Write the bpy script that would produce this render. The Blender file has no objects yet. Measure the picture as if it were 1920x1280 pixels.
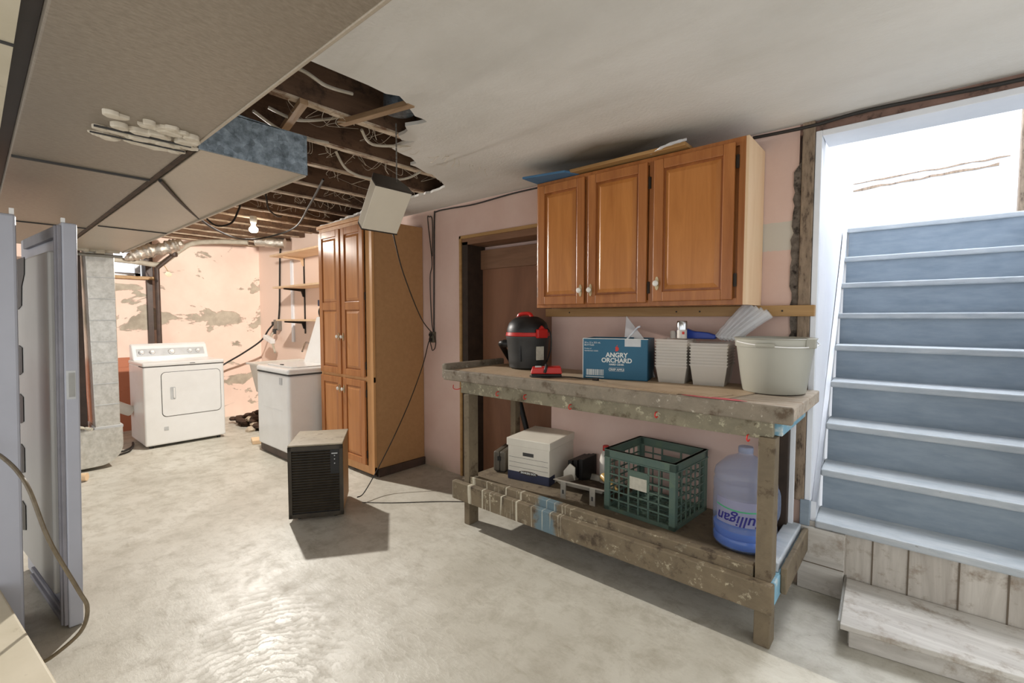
import bpy, bmesh, math, random
from mathutils import Vector, Matrix
random.seed(7)
S = bpy.context.scene
COL = S.collection
R = math.radians
def lin(c):
    return tuple(((v/255)/12.92 if v/255 <= .04045 else ((v/255+.055)/1.055)**2.4) for v in c)

# ---------------- camera, world, lights, exposure ----------------
cam = bpy.data.cameras.new('camera'); camo = bpy.data.objects.new('camera', cam); COL.objects.link(camo)
cam.sensor_width = 36; cam.lens = 880/1920*36; cam.clip_start = .05
camo.location = (0, 0, 1.43); camo.rotation_euler = (R(90-2.93), 0, R(40.9))
S.camera = camo
S.view_settings.view_transform = 'Standard'; S.view_settings.look = 'None'
S.view_settings.gamma = 1; S.view_settings.use_curve_mapping = False
S.view_settings.exposure = 0.55
w = bpy.data.worlds.new('world'); S.world = w; w.use_nodes = True
wb = w.node_tree.nodes['Background']; wb.inputs[0].default_value = (.98, .99, 1.0, 1); wb.inputs[1].default_value = 1.0
def lamp(name, kind, loc, energy, color, size=.1, rot=(0,0,0), sy=None):
    l = bpy.data.lights.new(name, kind); l.energy = energy; l.color = color
    if kind == 'AREA':
        l.size = size
        if sy: l.shape = 'RECTANGLE'; l.size_y = sy
    else: l.shadow_soft_size = size
    o = bpy.data.objects.new(name, l); COL.objects.link(o); o.location = loc; o.rotation_euler = rot
    return o
bulb_o = lamp('bulb_light', 'POINT', (-5.13, 1.92, 2.245), 200, (1, .955, .89), .035)
bulb_o.data.use_nodes = True
_t = bulb_o.data.node_tree; _f = _t.nodes.new('ShaderNodeLightFalloff'); _f.inputs['Strength'].default_value = 1.0; _f.inputs['Smooth'].default_value = 12.0
_t.links.new(_f.outputs['Linear'], _t.nodes['Emission'].inputs['Strength'])
lamp('stairwell_daylight', 'AREA', (.05, 4.75, 4.35), 62, (.95, .975, 1), 1.0, (R(-10), 0, 0), 1.1)
lamp('near_fill_light', 'POINT', (.55, -.7, 2.2), 6, (1, .93, .84), .12)  # weak unseen fill lamp added behind the camera

# ---------------- mesh helpers ----------------
class MB:
    def __init__(s): s.bm = bmesh.new()
    def box(s, x0, x1, y0, y1, z0, z1, m=None):
        v = [s.bm.verts.new(p) for p in ((x0,y0,z0),(x1,y0,z0),(x1,y1,z0),(x0,y1,z0),(x0,y0,z1),(x1,y0,z1),(x1,y1,z1),(x0,y1,z1))]
        for f in ((0,3,2,1),(4,5,6,7),(0,1,5,4),(1,2,6,5),(2,3,7,6),(3,0,4,7)): s.bm.faces.new([v[i] for i in f])
        if m is not None:
            for q in v: q.co = m @ q.co
        return s
    def prism(s, pts, a, b, axis=2, m=None):
        # polygon pts (2D) extruded from a to b along axis
        def mk(p, h): return (p[0],p[1],h) if axis == 2 else ((p[0],h,p[1]) if axis == 1 else (h,p[0],p[1]))
        lo = [s.bm.verts.new(mk(p,a)) for p in pts]; hi = [s.bm.verts.new(mk(p,b)) for p in pts]
        n = len(pts)
        s.bm.faces.new(lo[::-1]); s.bm.faces.new(hi)
        for i in range(n): s.bm.faces.new((lo[i], lo[(i+1)%n], hi[(i+1)%n], hi[i]))
        if m is not None:
            for q in lo+hi: q.co = m @ q.co
        return s
    def rings(s, rs, cap=True, close=True):
        vr = [[s.bm.verts.new(p) for p in r] for r in rs]
        n = len(vr[0])
        for a, b in zip(vr, vr[1:]):
            for i in range(n if close else n-1):
                s.bm.faces.new((a[i], a[(i+1)%n], b[(i+1)%n], b[i]))
        if cap: s.bm.faces.new(vr[0][::-1]); s.bm.faces.new(vr[-1])
        return s
    def lathe(s, prof, cx=0, cy=0, n=32, cap=True, m=None):
        rs = [[(cx+r*math.cos(2*math.pi*i/n), cy+r*math.sin(2*math.pi*i/n), z) for i in range(n)] for r, z in prof]
        if m is not None: rs = [[m @ Vector(p) for p in r] for r in rs]
        return s.rings(rs, cap)
    def tube(s, pts, r, n=8, smooth=True, jag=0):
        P = [Vector(p) for p in pts]
        if smooth and len(P) > 2:
            Q = []
            for i in range(len(P)-1):
                p0 = P[max(i-1,0)]; p1 = P[i]; p2 = P[i+1]; p3 = P[min(i+2,len(P)-1)]
                for k in range(6):
                    t = k/6
                    Q.append(.5*((2*p1)+(p2-p0)*t+(2*p0-5*p1+4*p2-p3)*t*t+(3*p1-p0-3*p2+p3)*t**3))
            Q.append(P[-1]); P = Q
        rs = []
        up = Vector((0,0,1))
        d0 = (P[1]-P[0]).normalized()
        a = d0.orthogonal().normalized()
        for i, p in enumerate(P):
            d = (P[min(i+1,len(P)-1)]-P[max(i-1,0)]).normalized()
            a = (a-d*a.dot(d)).normalized(); b = d.cross(a)
            rr = r[i] if isinstance(r, list) else r
            rr = rr*(1+jag*random.uniform(-1,1))
            rs.append([p+a*rr*math.cos(2*math.pi*k/n)+b*rr*math.sin(2*math.pi*k/n) for k in range(n)])
        return s.rings(rs)
    def cyl(s, p0, p1, r, n=16, r2=None):
        return s.tube([p0, p1], r if r2 is None else [r, r2], n, smooth=False)
    def quad(s, a, b, c, d):
        s.bm.faces.new([s.bm.verts.new(p) for p in (a,b,c,d)]); return s

ROOTM = {}
def tag(o, label=None, cat=None, group=None, kind=None):
    if label: o['label'] = label
    if cat: o['category'] = cat
    if group: o['group'] = group
    if kind: o['kind'] = kind
    return o
def thing(name, label, cat, loc, rz=0, group=None):
    o = bpy.data.objects.new(name, None); COL.objects.link(o)
    o.empty_display_size = .1
    o.location = loc; o.rotation_euler = (0,0,rz)
    ROOTM[o.name] = Matrix.Translation(loc) @ Matrix.Rotation(rz, 4, 'Z')
    return tag(o, label, cat, group)
def part(name, mb, mat, parent, world=True, bev=0, smooth=False, seg=2, label=None, solid=0):
    # mesh given in world coordinates (world=True) or in the local space of its top-level thing
    bm = mb.bm
    bmesh.ops.recalc_face_normals(bm, faces=bm.faces)
    off = Matrix.Identity(4)
    if parent is not None:
        root = parent
        while root.parent: root = root.parent
        if world: 
            off = ROOTM[root.name].inverted(); bm.transform(off)
    me = bpy.data.meshes.new(name); bm.to_mesh(me); bm.free()
    me.materials.append(mat)
    o = bpy.data.objects.new(name, me); COL.objects.link(o)
    if parent is not None: o.parent = parent
    if smooth:
        for p in me.polygons: p.use_smooth = True
        me.set_sharp_from_angle(angle=R(40))
    if solid:
        sm = o.modifiers.new('solid', 'SOLIDIFY'); sm.thickness = solid; sm.offset = 0
    if bev:
        bv = o.modifiers.new('bevel', 'BEVEL'); bv.width = bev; bv.segments = seg; bv.limit_method = 'ANGLE'
    if label: o['label'] = label
    return o
def recentre(o):
    vs = [v.co for v in o.data.vertices]
    c = Vector(((min(v.x for v in vs)+max(v.x for v in vs))/2, (min(v.y for v in vs)+max(v.y for v in vs))/2, min(v.z for v in vs)))
    o.data.transform(Matrix.Translation(-c)); o.location = c
    ROOTM[o.name] = Matrix.Translation(c)
    return o
def solo(name, mb, mat, label, cat, group=None, **k):
    o = part(name, mb, mat, None, **k); recentre(o)
    return tag(o, label, cat, group)
def struct(name, mb, mat, **k):
    o = part(name, mb, mat, None, **k); o['kind'] = 'structure'; ROOTM[o.name] = Matrix.Identity(4); return o
def copy_tree(o, parent=None):
    c = o.copy(); COL.objects.link(c); c.parent = parent
    for ch in list(o.children): copy_tree(ch, c)
    return c
def text(name, s, mat, parent, size, m, ext=.0006, align='CENTER', sx=1.0, bold=0):
    cu = bpy.data.curves.new('t', 'FONT'); cu.body = s; cu.size = size; cu.extrude = ext; cu.align_x = align; cu.offset = bold; cu.resolution_u = 3
    to = bpy.data.objects.new('t', cu); COL.objects.link(to)
    bpy.context.view_layer.update()
    me = bpy.data.meshes.new_from_object(to.evaluated_get(bpy.context.evaluated_depsgraph_get()))
    bpy.data.objects.remove(to)
    me.transform(Matrix.Diagonal((sx,1,1,1)))
    root = parent
    while root.parent: root = root.parent
    me.transform(ROOTM[root.name].inverted() @ m)
    me.materials.clear(); me.materials.append(mat)
    o = bpy.data.objects.new(name, me); COL.objects.link(o); o.parent = parent
    return o

# ---------------- materials ----------------
def nt(name, rough=.6, metal=0, spec=.4):
    m = bpy.data.materials.new(name); m.use_nodes = True
    t = m.node_tree; b = t.nodes['Principled BSDF']
    b.inputs['Roughness'].default_value = rough; b.inputs['Metallic'].default_value = metal
    b.inputs['Specular IOR Level'].default_value = spec
    return m, t, b
def coord(t, sc=(1,1,1), world=False, rot=(0,0,0)):
    if world:
        g = t.nodes.new('ShaderNodeNewGeometry'); src = g.outputs['Position']
    else:
        g = t.nodes.new('ShaderNodeTexCoord'); src = g.outputs['Object']
    mp = t.nodes.new('ShaderNodeMapping'); mp.inputs['Scale'].default_value = sc; mp.inputs['Rotation'].default_value = rot
    t.links.new(src, mp.inputs[0]); return mp.outputs[0]
def noise(t, v, scale, detail=6, rough=.6, dist=0):
    n = t.nodes.new('ShaderNodeTexNoise'); n.inputs['Scale'].default_value = scale; n.inputs['Detail'].default_value = detail
    n.inputs['Roughness'].default_value = rough; n.inputs['Distortion'].default_value = dist
    t.links.new(v, n.inputs['Vector']); return n.outputs['Fac']
def ramp(t, f, stops, interp='LINEAR'):
    r = t.nodes.new('ShaderNodeValToRGB'); r.color_ramp.interpolation = interp
    e = r.color_ramp.elements
    while len(e) < len(stops): e.new(.5)
    for i, (p, c) in enumerate(stops):
        e[i].position = p; e[i].color = (*(lin(c) if max(c) > 1 else c), 1)
    t.links.new(f, r.inputs[0]); return r.outputs[0]
def mix(t, f, a, b, mode='MIX'):
    n = t.nodes.new('ShaderNodeMix'); n.data_type = 'RGBA'; n.blend_type = mode
    if isinstance(f, (int,float)): n.inputs[0].default_value = f
    else: t.links.new(f, n.inputs[0])
    for i, q in ((6,a),(7,b)):
        if isinstance(q, tuple): n.inputs[i].default_value = (*lin(q),1)
        else: t.links.new(q, n.inputs[i])
    return n.outputs[2]
def bump(t, b, h, strength=.3, dist=.01):
    n = t.nodes.new('ShaderNodeBump'); n.inputs['Strength'].default_value = strength; n.inputs['Distance'].default_value = dist
    t.links.new(h, n.inputs['Height']); t.links.new(n.outputs[0], b.inputs['Normal'])
def mmath(t, op, a, b=None, clamp=False):
    n = t.nodes.new('ShaderNodeMath'); n.operation = op; n.use_clamp = clamp
    for i, q in ((0,a),(1,b)):
        if q is None: continue
        if isinstance(q, (int,float)): n.inputs[i].default_value = q
        else: t.links.new(q, n.inputs[i])
    return n.outputs[0]
BW = lambda a, b: [(a, (0.,0.,0.)), (b, (1.,1.,1.))]
def simple(name, c, c2=None, scale=8, rough=.6, metal=0, bmp=.1, spec=.4, sc=(1,1,1), dirt=None, dirt_amt=.6, dirt_scale=14, bdist=.003):
    m, t, b = nt(name, rough, metal, spec)
    v = coord(t, sc)
    n = noise(t, v, scale)
    col = ramp(t, n, [(.3, c), (.7, c2 or tuple(x*.88 for x in c))])
    if dirt:
        n2 = noise(t, v, dirt_scale, 8, .7)
        col = mix(t, ramp(t, n2, BW(dirt_amt-.06, dirt_amt+.06)), col, dirt)
    t.links.new(col, b.inputs['Base Color'])
    if bmp: bump(t, b, n, bmp, bdist)
    return m
def wood(name, c, c2, axis='Z', scale=9, rough=.4, streak=14, spec=.4, dirt=None):
    m, t, b = nt(name, rough, 0, spec)
    k = {'X': (1,streak,streak), 'Y': (streak,1,streak), 'Z': (streak,streak,1)}[axis]
    v = coord(t, k)
    n = noise(t, v, scale/6, 8, .65, .6)
    col = ramp(t, n, [(.32, c2), (.68, c)])
    if dirt:
        v2 = coord(t); n2 = noise(t, v2, 9, 8, .7)
        col = mix(t, ramp(t, n2, BW(.52,.68)), col, dirt)
    t.links.new(col, b.inputs['Base Color']); bump(t, b, n, .15, .002)
    return m

M = {}
# concrete floor
m, t, b = nt('concrete_floor', .5, 0, .45)
v = coord(t, world=True)
n1 = noise(t, v, 1.1, 8, .62, .4); n2 = noise(t, v, 7, 12, .74, .25); n3 = noise(t, v, 70, 4, .6)
vs_ = coord(t, (1.0, 3.5, 1), True, (0,0,R(25)))
n4 = noise(t, vs_, 5, 10, .75, .25)
col = ramp(t, n1, [(.3, (168,163,150)), (.52, (190,186,174)), (.7, (206,203,193))])
col = mix(t, ramp(t, n2, BW(.46,.74)), col, (154,147,132))
col = mix(t, mmath(t,'MULTIPLY', ramp(t, n4, BW(.56,.75)), .8), col, (146,137,120))
col = mix(t, ramp(t, n3, BW(.68,.75)), col, (120,110,94))
t.links.new(col, b.inputs['Base Color'])
t.links.new(ramp(t, n2, [(.35,(.33,.33,.33)),(.7,(.62,.62,.62))]), b.inputs['Roughness'])
# circular trowel marks
sep = t.nodes.new('ShaderNodeSeparateXYZ'); t.links.new(v, sep.inputs[0])
cx = mmath(t,'SUBTRACT',sep.outputs[0],-1.75); cy = mmath(t,'SUBTRACT',sep.outputs[1],.62)
rr = mmath(t,'SQRT', mmath(t,'ADD', mmath(t,'MULTIPLY',cx,cx), mmath(t,'MULTIPLY',cy,cy)))
rr2 = mmath(t,'ADD', rr, mmath(t,'MULTIPLY', n2, .22))
wv = mmath(t,'MULTIPLY', mmath(t,'SINE', mmath(t,'MULTIPLY', rr2, 150)), mmath(t,'SUBTRACT', 1.0, mmath(t,'MULTIPLY', rr, 1.0), True))
h = mmath(t,'ADD', mmath(t,'MULTIPLY', wv, .14), mmath(t,'ADD', mmath(t,'MULTIPLY',n2,1.2), mmath(t,'MULTIPLY',n4,.8)))
bump(t, b, h, .36, .006); M['floor'] = m
# ceiling plaster
m, t, b = nt('ceiling_plaster', .75)
v = coord(t, world=True)
n1 = noise(t, v, 1.6, 7, .6); n2 = noise(t, v, 60, 5, .6); n3 = noise(t, v, .9, 6, .6, .5)
col = ramp(t, n1, [(.35,(206,203,196)),(.65,(218,215,209))])
vst = coord(t, (1,4,1), True, (0,0,R(12)))
col = mix(t, mmath(t,'MULTIPLY',ramp(t, noise(t,vst,1.8,6,.6), BW(.45,.75)),.2), col, (180,173,162))
sep = t.nodes.new('ShaderNodeSeparateXYZ'); t.links.new(v, sep.inputs[0])
soot = mmath(t,'MULTIPLY', ramp(t, mmath(t,'ADD', sep.outputs[1], mmath(t,'MULTIPLY',n1,.8)), [(0,(0.,0.,0.)),(1,(0.,0.,0.))]), 1)
fy = mmath(t,'SUBTRACT', 1.0, mmath(t,'MULTIPLY', mmath(t,'ABSOLUTE', mmath(t,'SUBTRACT', sep.outputs[1], 2.56)), 3.4), True)
fx = mmath(t,'SUBTRACT', 1.0, mmath(t,'MULTIPLY', mmath(t,'ABSOLUTE', mmath(t,'SUBTRACT', sep.outputs[0], -1.45)), 1.25), True)
sm_ = mmath(t,'MULTIPLY', mmath(t,'MULTIPLY', fy, fx), mmath(t,'ADD', .5, n3), True)
col = mix(t, mmath(t,'MULTIPLY',sm_,1.5,True), col, (110,100,86))
t.links.new(col, b.inputs['Base Color']); bump(t, b, mmath(t,'ADD',n2,mmath(t,'MULTIPLY',n1,2)), .35, .004); M['ceiling'] = m
# pink wall
def pink(name, patches):
    m, t, b = nt(name, .8)
    v = coord(t, world=True)
    n1 = noise(t, v, 1.7, 6, .6); n2 = noise(t, v, 45, 4, .6); n3 = noise(t, v, 16, 8, .75)
    sep = t.nodes.new('ShaderNodeSeparateXYZ'); t.links.new(v, sep.inputs[0])
    X, Y, Z = sep.outputs
    col = ramp(t, n1, [(.35,(206,176,163)),(.65,(216,190,178))])
    col = mix(t, ramp(t, n3, BW(.71,.74)), col, (140,98,78))
    if patches:
        col = ramp(t, n1, [(.35,(222,194,178)),(.65,(232,208,192))])
        pz = coord(t, (1,1,1.9), True)
        nb = noise(t, pz, 2.1, 9, .60, .5)
        def band(c0, wd, amp): return mmath(t,'MULTIPLY', mmath(t,'SUBTRACT', 1.0, mmath(t,'MULTIPLY', mmath(t,'ABSOLUTE', mmath(t,'SUBTRACT', Z, c0)), 1/wd), True), amp)
        tot = mmath(t,'ADD', nb, mmath(t,'ADD', band(1.42,.24,.22), mmath(t,'ADD', band(1.84,.12,.14), band(.55,.35,.12))))
        g = ramp(t, tot, BW(.622,.634))
        ng = noise(t, v, 5, 6, .6)
        grey = ramp(t, ng, [(.35,(150,140,124)),(.65,(186,174,156))])
        edge = ramp(t, tot, [(.607,(0.,0.,0.)),(.622,(1.,1.,1.)),(.637,(0.,0.,0.))])
        col = mix(t, g, col, grey)
        col = mix(t, mmath(t,'MULTIPLY',edge,.55), col, (120,104,88))
        # old terracotta paint low on the left part of the wall
        low = mmath(t,'MULTIPLY', mmath(t,'LESS_THAN', Z, .93), mmath(t,'LESS_THAN', Y, 1.75))
        col = mix(t, low, col, (176,112,84))
        h = mmath(t,'ADD', mmath(t,'MULTIPLY',g,-1.2), n1)
    else:
        # grey unpainted band beside the wall cabinets
        a = mmath(t,'MULTIPLY', mmath(t,'GREATER_THAN', X, -.70), mmath(t,'MULTIPLY', mmath(t,'GREATER_THAN', mmath(t,'ADD',Z,mmath(t,'MULTIPLY',n3,.03)), 1.805), mmath(t,'LESS_THAN', mmath(t,'ADD',Z,mmath(t,'MULTIPLY',n3,.03)), 1.955)))
        col = mix(t, a, col, (196,190,178))
        # wall colour turns browner towards the floor
        dz = mmath(t,'SUBTRACT', 1.0, mmath(t,'MULTIPLY', Z, 5.5), True)
        col = mix(t, mmath(t,'MULTIPLY', dz, ramp(t, n1, BW(.3,.6))), col, (150,134,112))
        col = mix(t, mmath(t,'LESS_THAN', X, -4.6), col, (230,206,190))
        h = n1
    t.links.new(col, b.inputs['Base Color']); bump(t, b, mmath(t,'ADD', mmath(t,'MULTIPLY',n2,.3), h), .4, .006)
    return m
M['pink'] = pink('pink_plaster', False); M['pinkback'] = pink('flaking_pink_plaster', True)
M['white_wall'] = simple('white_painted_wall', (236,238,242), (228,230,236), 3, .6, bmp=.1)
M['white_trim'] = simple('white_gloss_board', (232,235,240), (222,226,232), 5, .35, bmp=.05)
M['post'] = simple('rough_grey_post', (150,132,112), (112,96,80), 14, .85, bmp=.5, sc=(4,4,1), dirt=(70,58,48), dirt_amt=.62)
M['header'] = simple('stained_pinkish_board', (150,120,108), (112,88,76), 7, .8, bmp=.4, dirt=(80,66,58), dirt_amt=.60)
M['lath'] = simple('broken_plaster_edge', (120,110,100), (80,72,64), 40, .9, bmp=.8, dirt=(40,34,30), dirt_amt=.55)
M['stairblue'] = simple('blue_grey_stair_paint', (140,152,162), (122,135,146), 6, .48, bmp=.25, sc=(1,4,4), dirt=(166,178,188), dirt_amt=.72, dirt_scale=20)
M['stairtread'] = simple('worn_blue_grey_tread', (186,190,192), (160,168,174), 7, .6, bmp=.35, sc=(1,4,4), dirt=(120,118,112), dirt_amt=.68, dirt_scale=24)
M['plankgrey'] = wood('grey_wood_panel', (196,190,180), (160,152,142), 'Z', 9, .6, 10, dirt=(140,126,110))
M['plankgreyx'] = wood('grey_wood_board', (204,200,192), (168,162,154), 'X', 9, .6, 10, dirt=(150,138,124))
M['groove'] = simple('panel_groove', (110,98,84), rough=.9)
M['oak'] = wood('orange_oak', (168,108,58), (138,82,40), 'Z', 9, .32, 12)
M['oakpanel'] = wood('orange_oak_panel', (182,120,62), (158,98,46), 'Z', 8, .3, 12)
M['oakdark'] = wood('orange_oak_recess', (150,88,40), (124,68,28), 'Z', 9, .35, 12)
M['oakp'] = wood('pantry_oak', (188,128,76), (160,100,54), 'Z', 9, .32, 12)
M['oakpp'] = wood('pantry_oak_panel', (196,136,84), (172,112,64), 'Z', 9, .3, 12)
M['tan'] = simple('tan_particle_board', (178,136,92), (168,126,84), 30, .6, bmp=.05)
M['tan_edge'] = wood('tan_face_frame', (206,156,104), (190,138,86), 'Z', 8, .45, 8)
M['pine'] = wood('light_pine', (232,204,170), (220,186,146), 'Z', 6, .5, 7)
M['railwood'] = wood('rail_pine', (176,140,90), (150,112,66), 'X', 8, .5, 12)
M['brownply'] = wood('brown_plywood', (140,98,72), (118,80,58), 'Z', 5, .6, 5)
M['brownplyx'] = wood('brown_old_board', (140,104,78), (110,78,56), 'X', 6, .6, 10)
M['darkjamb'] = simple('dark_brown_jamb', (62,48,38), (44,34,26), 12, .7)
M['joist'] = wood('old_brown_joist', (118,90,68), (78,58,44), 'Y', 7, .85, 10, dirt=(56,42,32))
M['joistedge'] = simple('dusty_plaster_on_joist', (212,196,174), (170,148,122), 24, .9, bmp=.6, sc=(1,.4,1), dirt=(122,90,66), dirt_amt=.55)
M['deck'] = wood('old_floor_deck', (96,70,50), (60,44,32), 'X', 6, .9, 8)
M['deckpale'] = wood('pale_floor_deck', (226,200,150), (206,176,126), 'X', 6, .8, 8)
M['lathwood'] = wood('lath_strip', (176,146,112), (130,102,74), 'X', 8, .8, 10)
# duct: painted steel with fine streaks, weakly mirroring
def ductmat(name, c, c2, metal, rough):
    m, t, b = nt(name, rough, metal, .5)
    v = coord(t, (22,9,8), False, (0,0,R(35)))
    n = noise(t, v, 5, 8, .75); n2 = noise(t, coord(t), 1.4, 6, .6)
    col = ramp(t, n, [(.3,c2),(.7,c)])
    col = mix(t, mmath(t,'MULTIPLY',ramp(t,n2,BW(.4,.75)),.5), col, tuple(x*.84 for x in c))
    t.links.new(col, b.inputs['Base Color'])
    bump(t, b, n, .2, .003); return m
M['duct'] = ductmat('dusty_beige_duct_steel', (160,148,132), (126,115,100), .25, .45)
M['duct2'] = ductmat('beige_duct_panel', (188,176,158), (168,156,138), .2, .42)
m, t, b = nt('galvanised_steel', .40, .7, .5)
v = coord(t); vo = t.nodes.new('ShaderNodeTexVoronoi'); vo.inputs['Scale'].default_value = 45; t.links.new(v, vo.inputs['Vector'])
col = ramp(t, noise(t, v, 30, 8, .7), [(.35,(92,102,110)),(.65,(140,152,162))]); 
sepc = t.nodes.new('ShaderNodeSeparateColor'); t.links.new(vo.outputs['Color'], sepc.inputs[0])
t.links.new(mix(t, .25, col, sepc.outputs[0], 'OVERLAY'), b.inputs['Base Color']); M['galv'] = m
m, t, b = nt('bright_galvanised_steel', .34, .7, .5)
v = coord(t); vo = t.nodes.new('ShaderNodeTexVoronoi'); vo.inputs['Scale'].default_value = 60; t.links.new(v, vo.inputs['Vector'])
col = ramp(t, noise(t, v, 22, 8, .7), [(.35,(194,192,184)),(.65,(222,220,213))])
sepc = t.nodes.new('ShaderNodeSeparateColor'); t.links.new(vo.outputs['Color'], sepc.inputs[0])
t.links.new(mix(t, .07, col, sepc.outputs[0], 'OVERLAY'), b.inputs['Base Color']); M['galv2'] = m
M['rust'] = simple('rusty_seam', (84,66,50), (56,44,34), 20, .8)
M['foil'] = simple('crumpled_foil', (220,214,204), (190,182,168), 20, .25, .85, bmp=.9, bdist=.02)
M['plaster'] = simple('dry_plaster_lumps', (222,212,194), (196,184,164), 20, .9, bmp=.7)
M['appl'] = simple('white_enamel', (238,238,236), (230,229,226), 4, .22, bmp=0, spec=.5)
M['appl_side'] = simple('white_enamel_side', (226,222,214), (212,206,196), 5, .3, bmp=0)
M['panelgrey'] = simple('console_grey', (202,204,204), rough=.3, bmp=0)
M['chrome'] = simple('chrome', (220,222,224), rough=.18, metal=1, bmp=0)
M['steel'] = simple('dull_steel', (150,148,142), rough=.4, metal=.8, bmp=.05)
M['seam'] = simple('dark_seam', (70,68,66), rough=.7, bmp=0)
M['black'] = simple('black_plastic', (30,29,28), (24,23,22), 12, .45, bmp=.05)
M['dkgrey'] = simple('charcoal_plastic', (58,58,56), (48,48,46), 12, .5, bmp=.05)
M['red'] = simple('red_plastic', (196,40,32), (178,32,26), 8, .35, bmp=0)
M['cable'] = simple('black_cable', (40,36,32), rough=.5, bmp=0)
M['browncable'] = simple('brown_cable', (130,118,98), (96,84,66), 20, .35, bmp=0)
M['greycable'] = simple('grey_cable', (196,188,172), (160,150,132), 10, .6, bmp=.1)
M['ironpipe'] = simple('brown_iron_pipe', (84,66,56), (62,50,44), 10, .5, bmp=.1)
M['freezer'] = simple('pale_grey_freezer_skin', (176,178,188), (168,170,180), 3, .38, bmp=.04)
M['liner'] = simple('freezer_liner', (184,182,178), (176,174,170), 3, .4, bmp=0)
M['gasket'] = simple('grey_gasket', (140,138,144), rough=.6, bmp=0)
M['beigeboard'] = simple('beige_board', (206,196,174), (194,184,160), 5, .6, bmp=.15, dirt=(170,158,134), dirt_amt=.68)
# weathered bench paint
def bench(name, base, pale, dark, flake=.56, axis=(1,1,1), blue=False):
    m, t, b = nt(name, .78)
    v = coord(t, axis, True)
    n1 = noise(t, v, 5, 8, .7, .4); n2 = noise(t, v, 22, 8, .75); n3 = noise(t, v, 11, 9, .7)
    col = ramp(t, n1, [(.3, tuple(x*.8 for x in base)), (.7, base)])
    col = mix(t, ramp(t, n2, BW(flake, flake+.07)), col, pale)
    col = mix(t, ramp(t, n3, BW(.54,.64)), col, dark)
    if blue:
        sep = t.nodes.new('ShaderNodeSeparateXYZ'); t.links.new(v, sep.inputs[0])
        f = mmath(t,'SUBTRACT', 1.0, mmath(t,'MULTIPLY', mmath(t,'ABSOLUTE', mmath(t,'SUBTRACT', sep.outputs[0], -1.62)), 5.0), True)
        col = mix(t, ramp(t, mmath(t,'ADD', mmath(t,'MULTIPLY',f,.5), mmath(t,'MULTIPLY',n1,.6)), BW(.60,.68)), col, (96,116,124))
        # paint drips on the left half
        vd = coord(t, (50,1,2.0), True); nd = noise(t, vd, 1.0, 3, .5)
        fl = mmath(t,'LESS_THAN', sep.outputs[0], -1.5)
        col = mix(t, mmath(t,'MULTIPLY', ramp(t, nd, BW(.60,.68)), mmath(t,'MULTIPLY',fl,.8)), col, (206,200,180))
    t.links.new(col, b.inputs['Base Color']); bump(t, b, mmath(t,'ADD', n2, n3), .6, .005)
    return m
M['bench'] = bench('weathered_bench_paint', (146,138,116), (190,183,156), (92,80,62), .54)
M['benchtop'] = bench('worn_bench_top', (186,172,154), (210,202,190), (146,126,106), .62, (.5,2,2))
M['benchrail'] = bench('dripped_bench_rail', (122,108,86), (184,174,148), (70,58,44), .57, blue=True)
M['benchleg'] = bench('bench_leg_paint', (124,110,88), (170,160,136), (80,66,50), .64)
M['benchedge'] = bench('chipped_bench_edge', (142,131,114), (200,192,176), (92,78,62), .57)
M['bluepaint'] = simple('faded_blue_paint', (128,170,188), (104,146,166), 12, .7, bmp=.4, dirt=(190,196,192), dirt_amt=.6)
M['shelfdust'] = bench('dusty_bench_shelf', (122,108,88), (160,150,132), (84,70,54), .6)
M['mat'] = simple('brown_hardboard_sheet', (188,166,140), (170,148,120), 5, .6, bmp=.1, dirt=(120,96,72), dirt_amt=.66)
M['redpaint'] = simple('red_paint_stain', (206,70,84), (190,120,120), 30, .7, bmp=.1)
M['ciderblue'] = simple('printed_teal_carton', (34,96,124), (28,88,116), 5, .45, bmp=.05)
M['kraft'] = simple('kraft_inside', (70,60,48), rough=.9)
M['print'] = simple('white_print', (226,230,226), rough=.5, bmp=0)
M['printred'] = simple('red_print', (206,56,44), rough=.5, bmp=0)
M['bucket'] = simple('sage_grey_plastic', (168,166,154), (162,160,148), 3, .4, bmp=0)
M['bbox'] = simple('white_cardboard', (226,220,206), (214,208,194), 6, .7, bmp=.05)
M['bnavy'] = simple('navy_print', (56,60,84), (48,52,74), 8, .6, bmp=0)
M['crate'] = simple('dark_green_crate_plastic', (96,114,100), (78,100,93), 8, .4, bmp=.05, dirt=(96,116,96), dirt_amt=.6)
M['paper'] = simple('worn_paper', (206,202,186), (180,176,160), 40, .8, bmp=.2)
M['tray'] = simple('pale_metal_tray', (186,180,168), (160,154,142), 10, .35, .4, bmp=.1)
M['traydark'] = simple('paint_crusted_tray', (82,68,54), (60,50,40), 12, .8, bmp=.4, dirt=(120,104,84), dirt_amt=.6)
M['whitebottle'] = simple('white_bottle_plastic', (216,210,200), rough=.4, bmp=0)
M['amber'] = simple('amber_glue', (176,140,80), (200,170,110), 14, .3, bmp=.1)
M['case'] = simple('grey_case_shell', (96,90,80), (76,70,62), 10, .5, bmp=.2)
M['bluetape'] = simple('blue_plastic', (40,70,160), (30,56,140), 8, .35, bmp=0)
M['bluesheet'] = simple('blue_folder', (74,116,150), (64,104,138), 6, .5, bmp=.05)
M['rubble'] = simple('dark_rubble', (84,62,48), (50,38,30), 9, .95, bmp=.8)
M['rubblepale'] = simple('pale_rubble', (206,192,172), (170,152,130), 9, .95, bmp=.6)
M['web'] = simple('dusty_cobweb', (212,200,180), rough=.9, bmp=0)
M['dehum_top'] = simple('dusty_dehumidifier_top', (176,164,142), (150,138,116), 6, .55, bmp=.1, dirt=(120,108,88), dirt_amt=.62)
M['dehum_front'] = simple('dark_brown_grille', (64,56,44), (46,40,32), 12, .42, bmp=.05)
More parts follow.
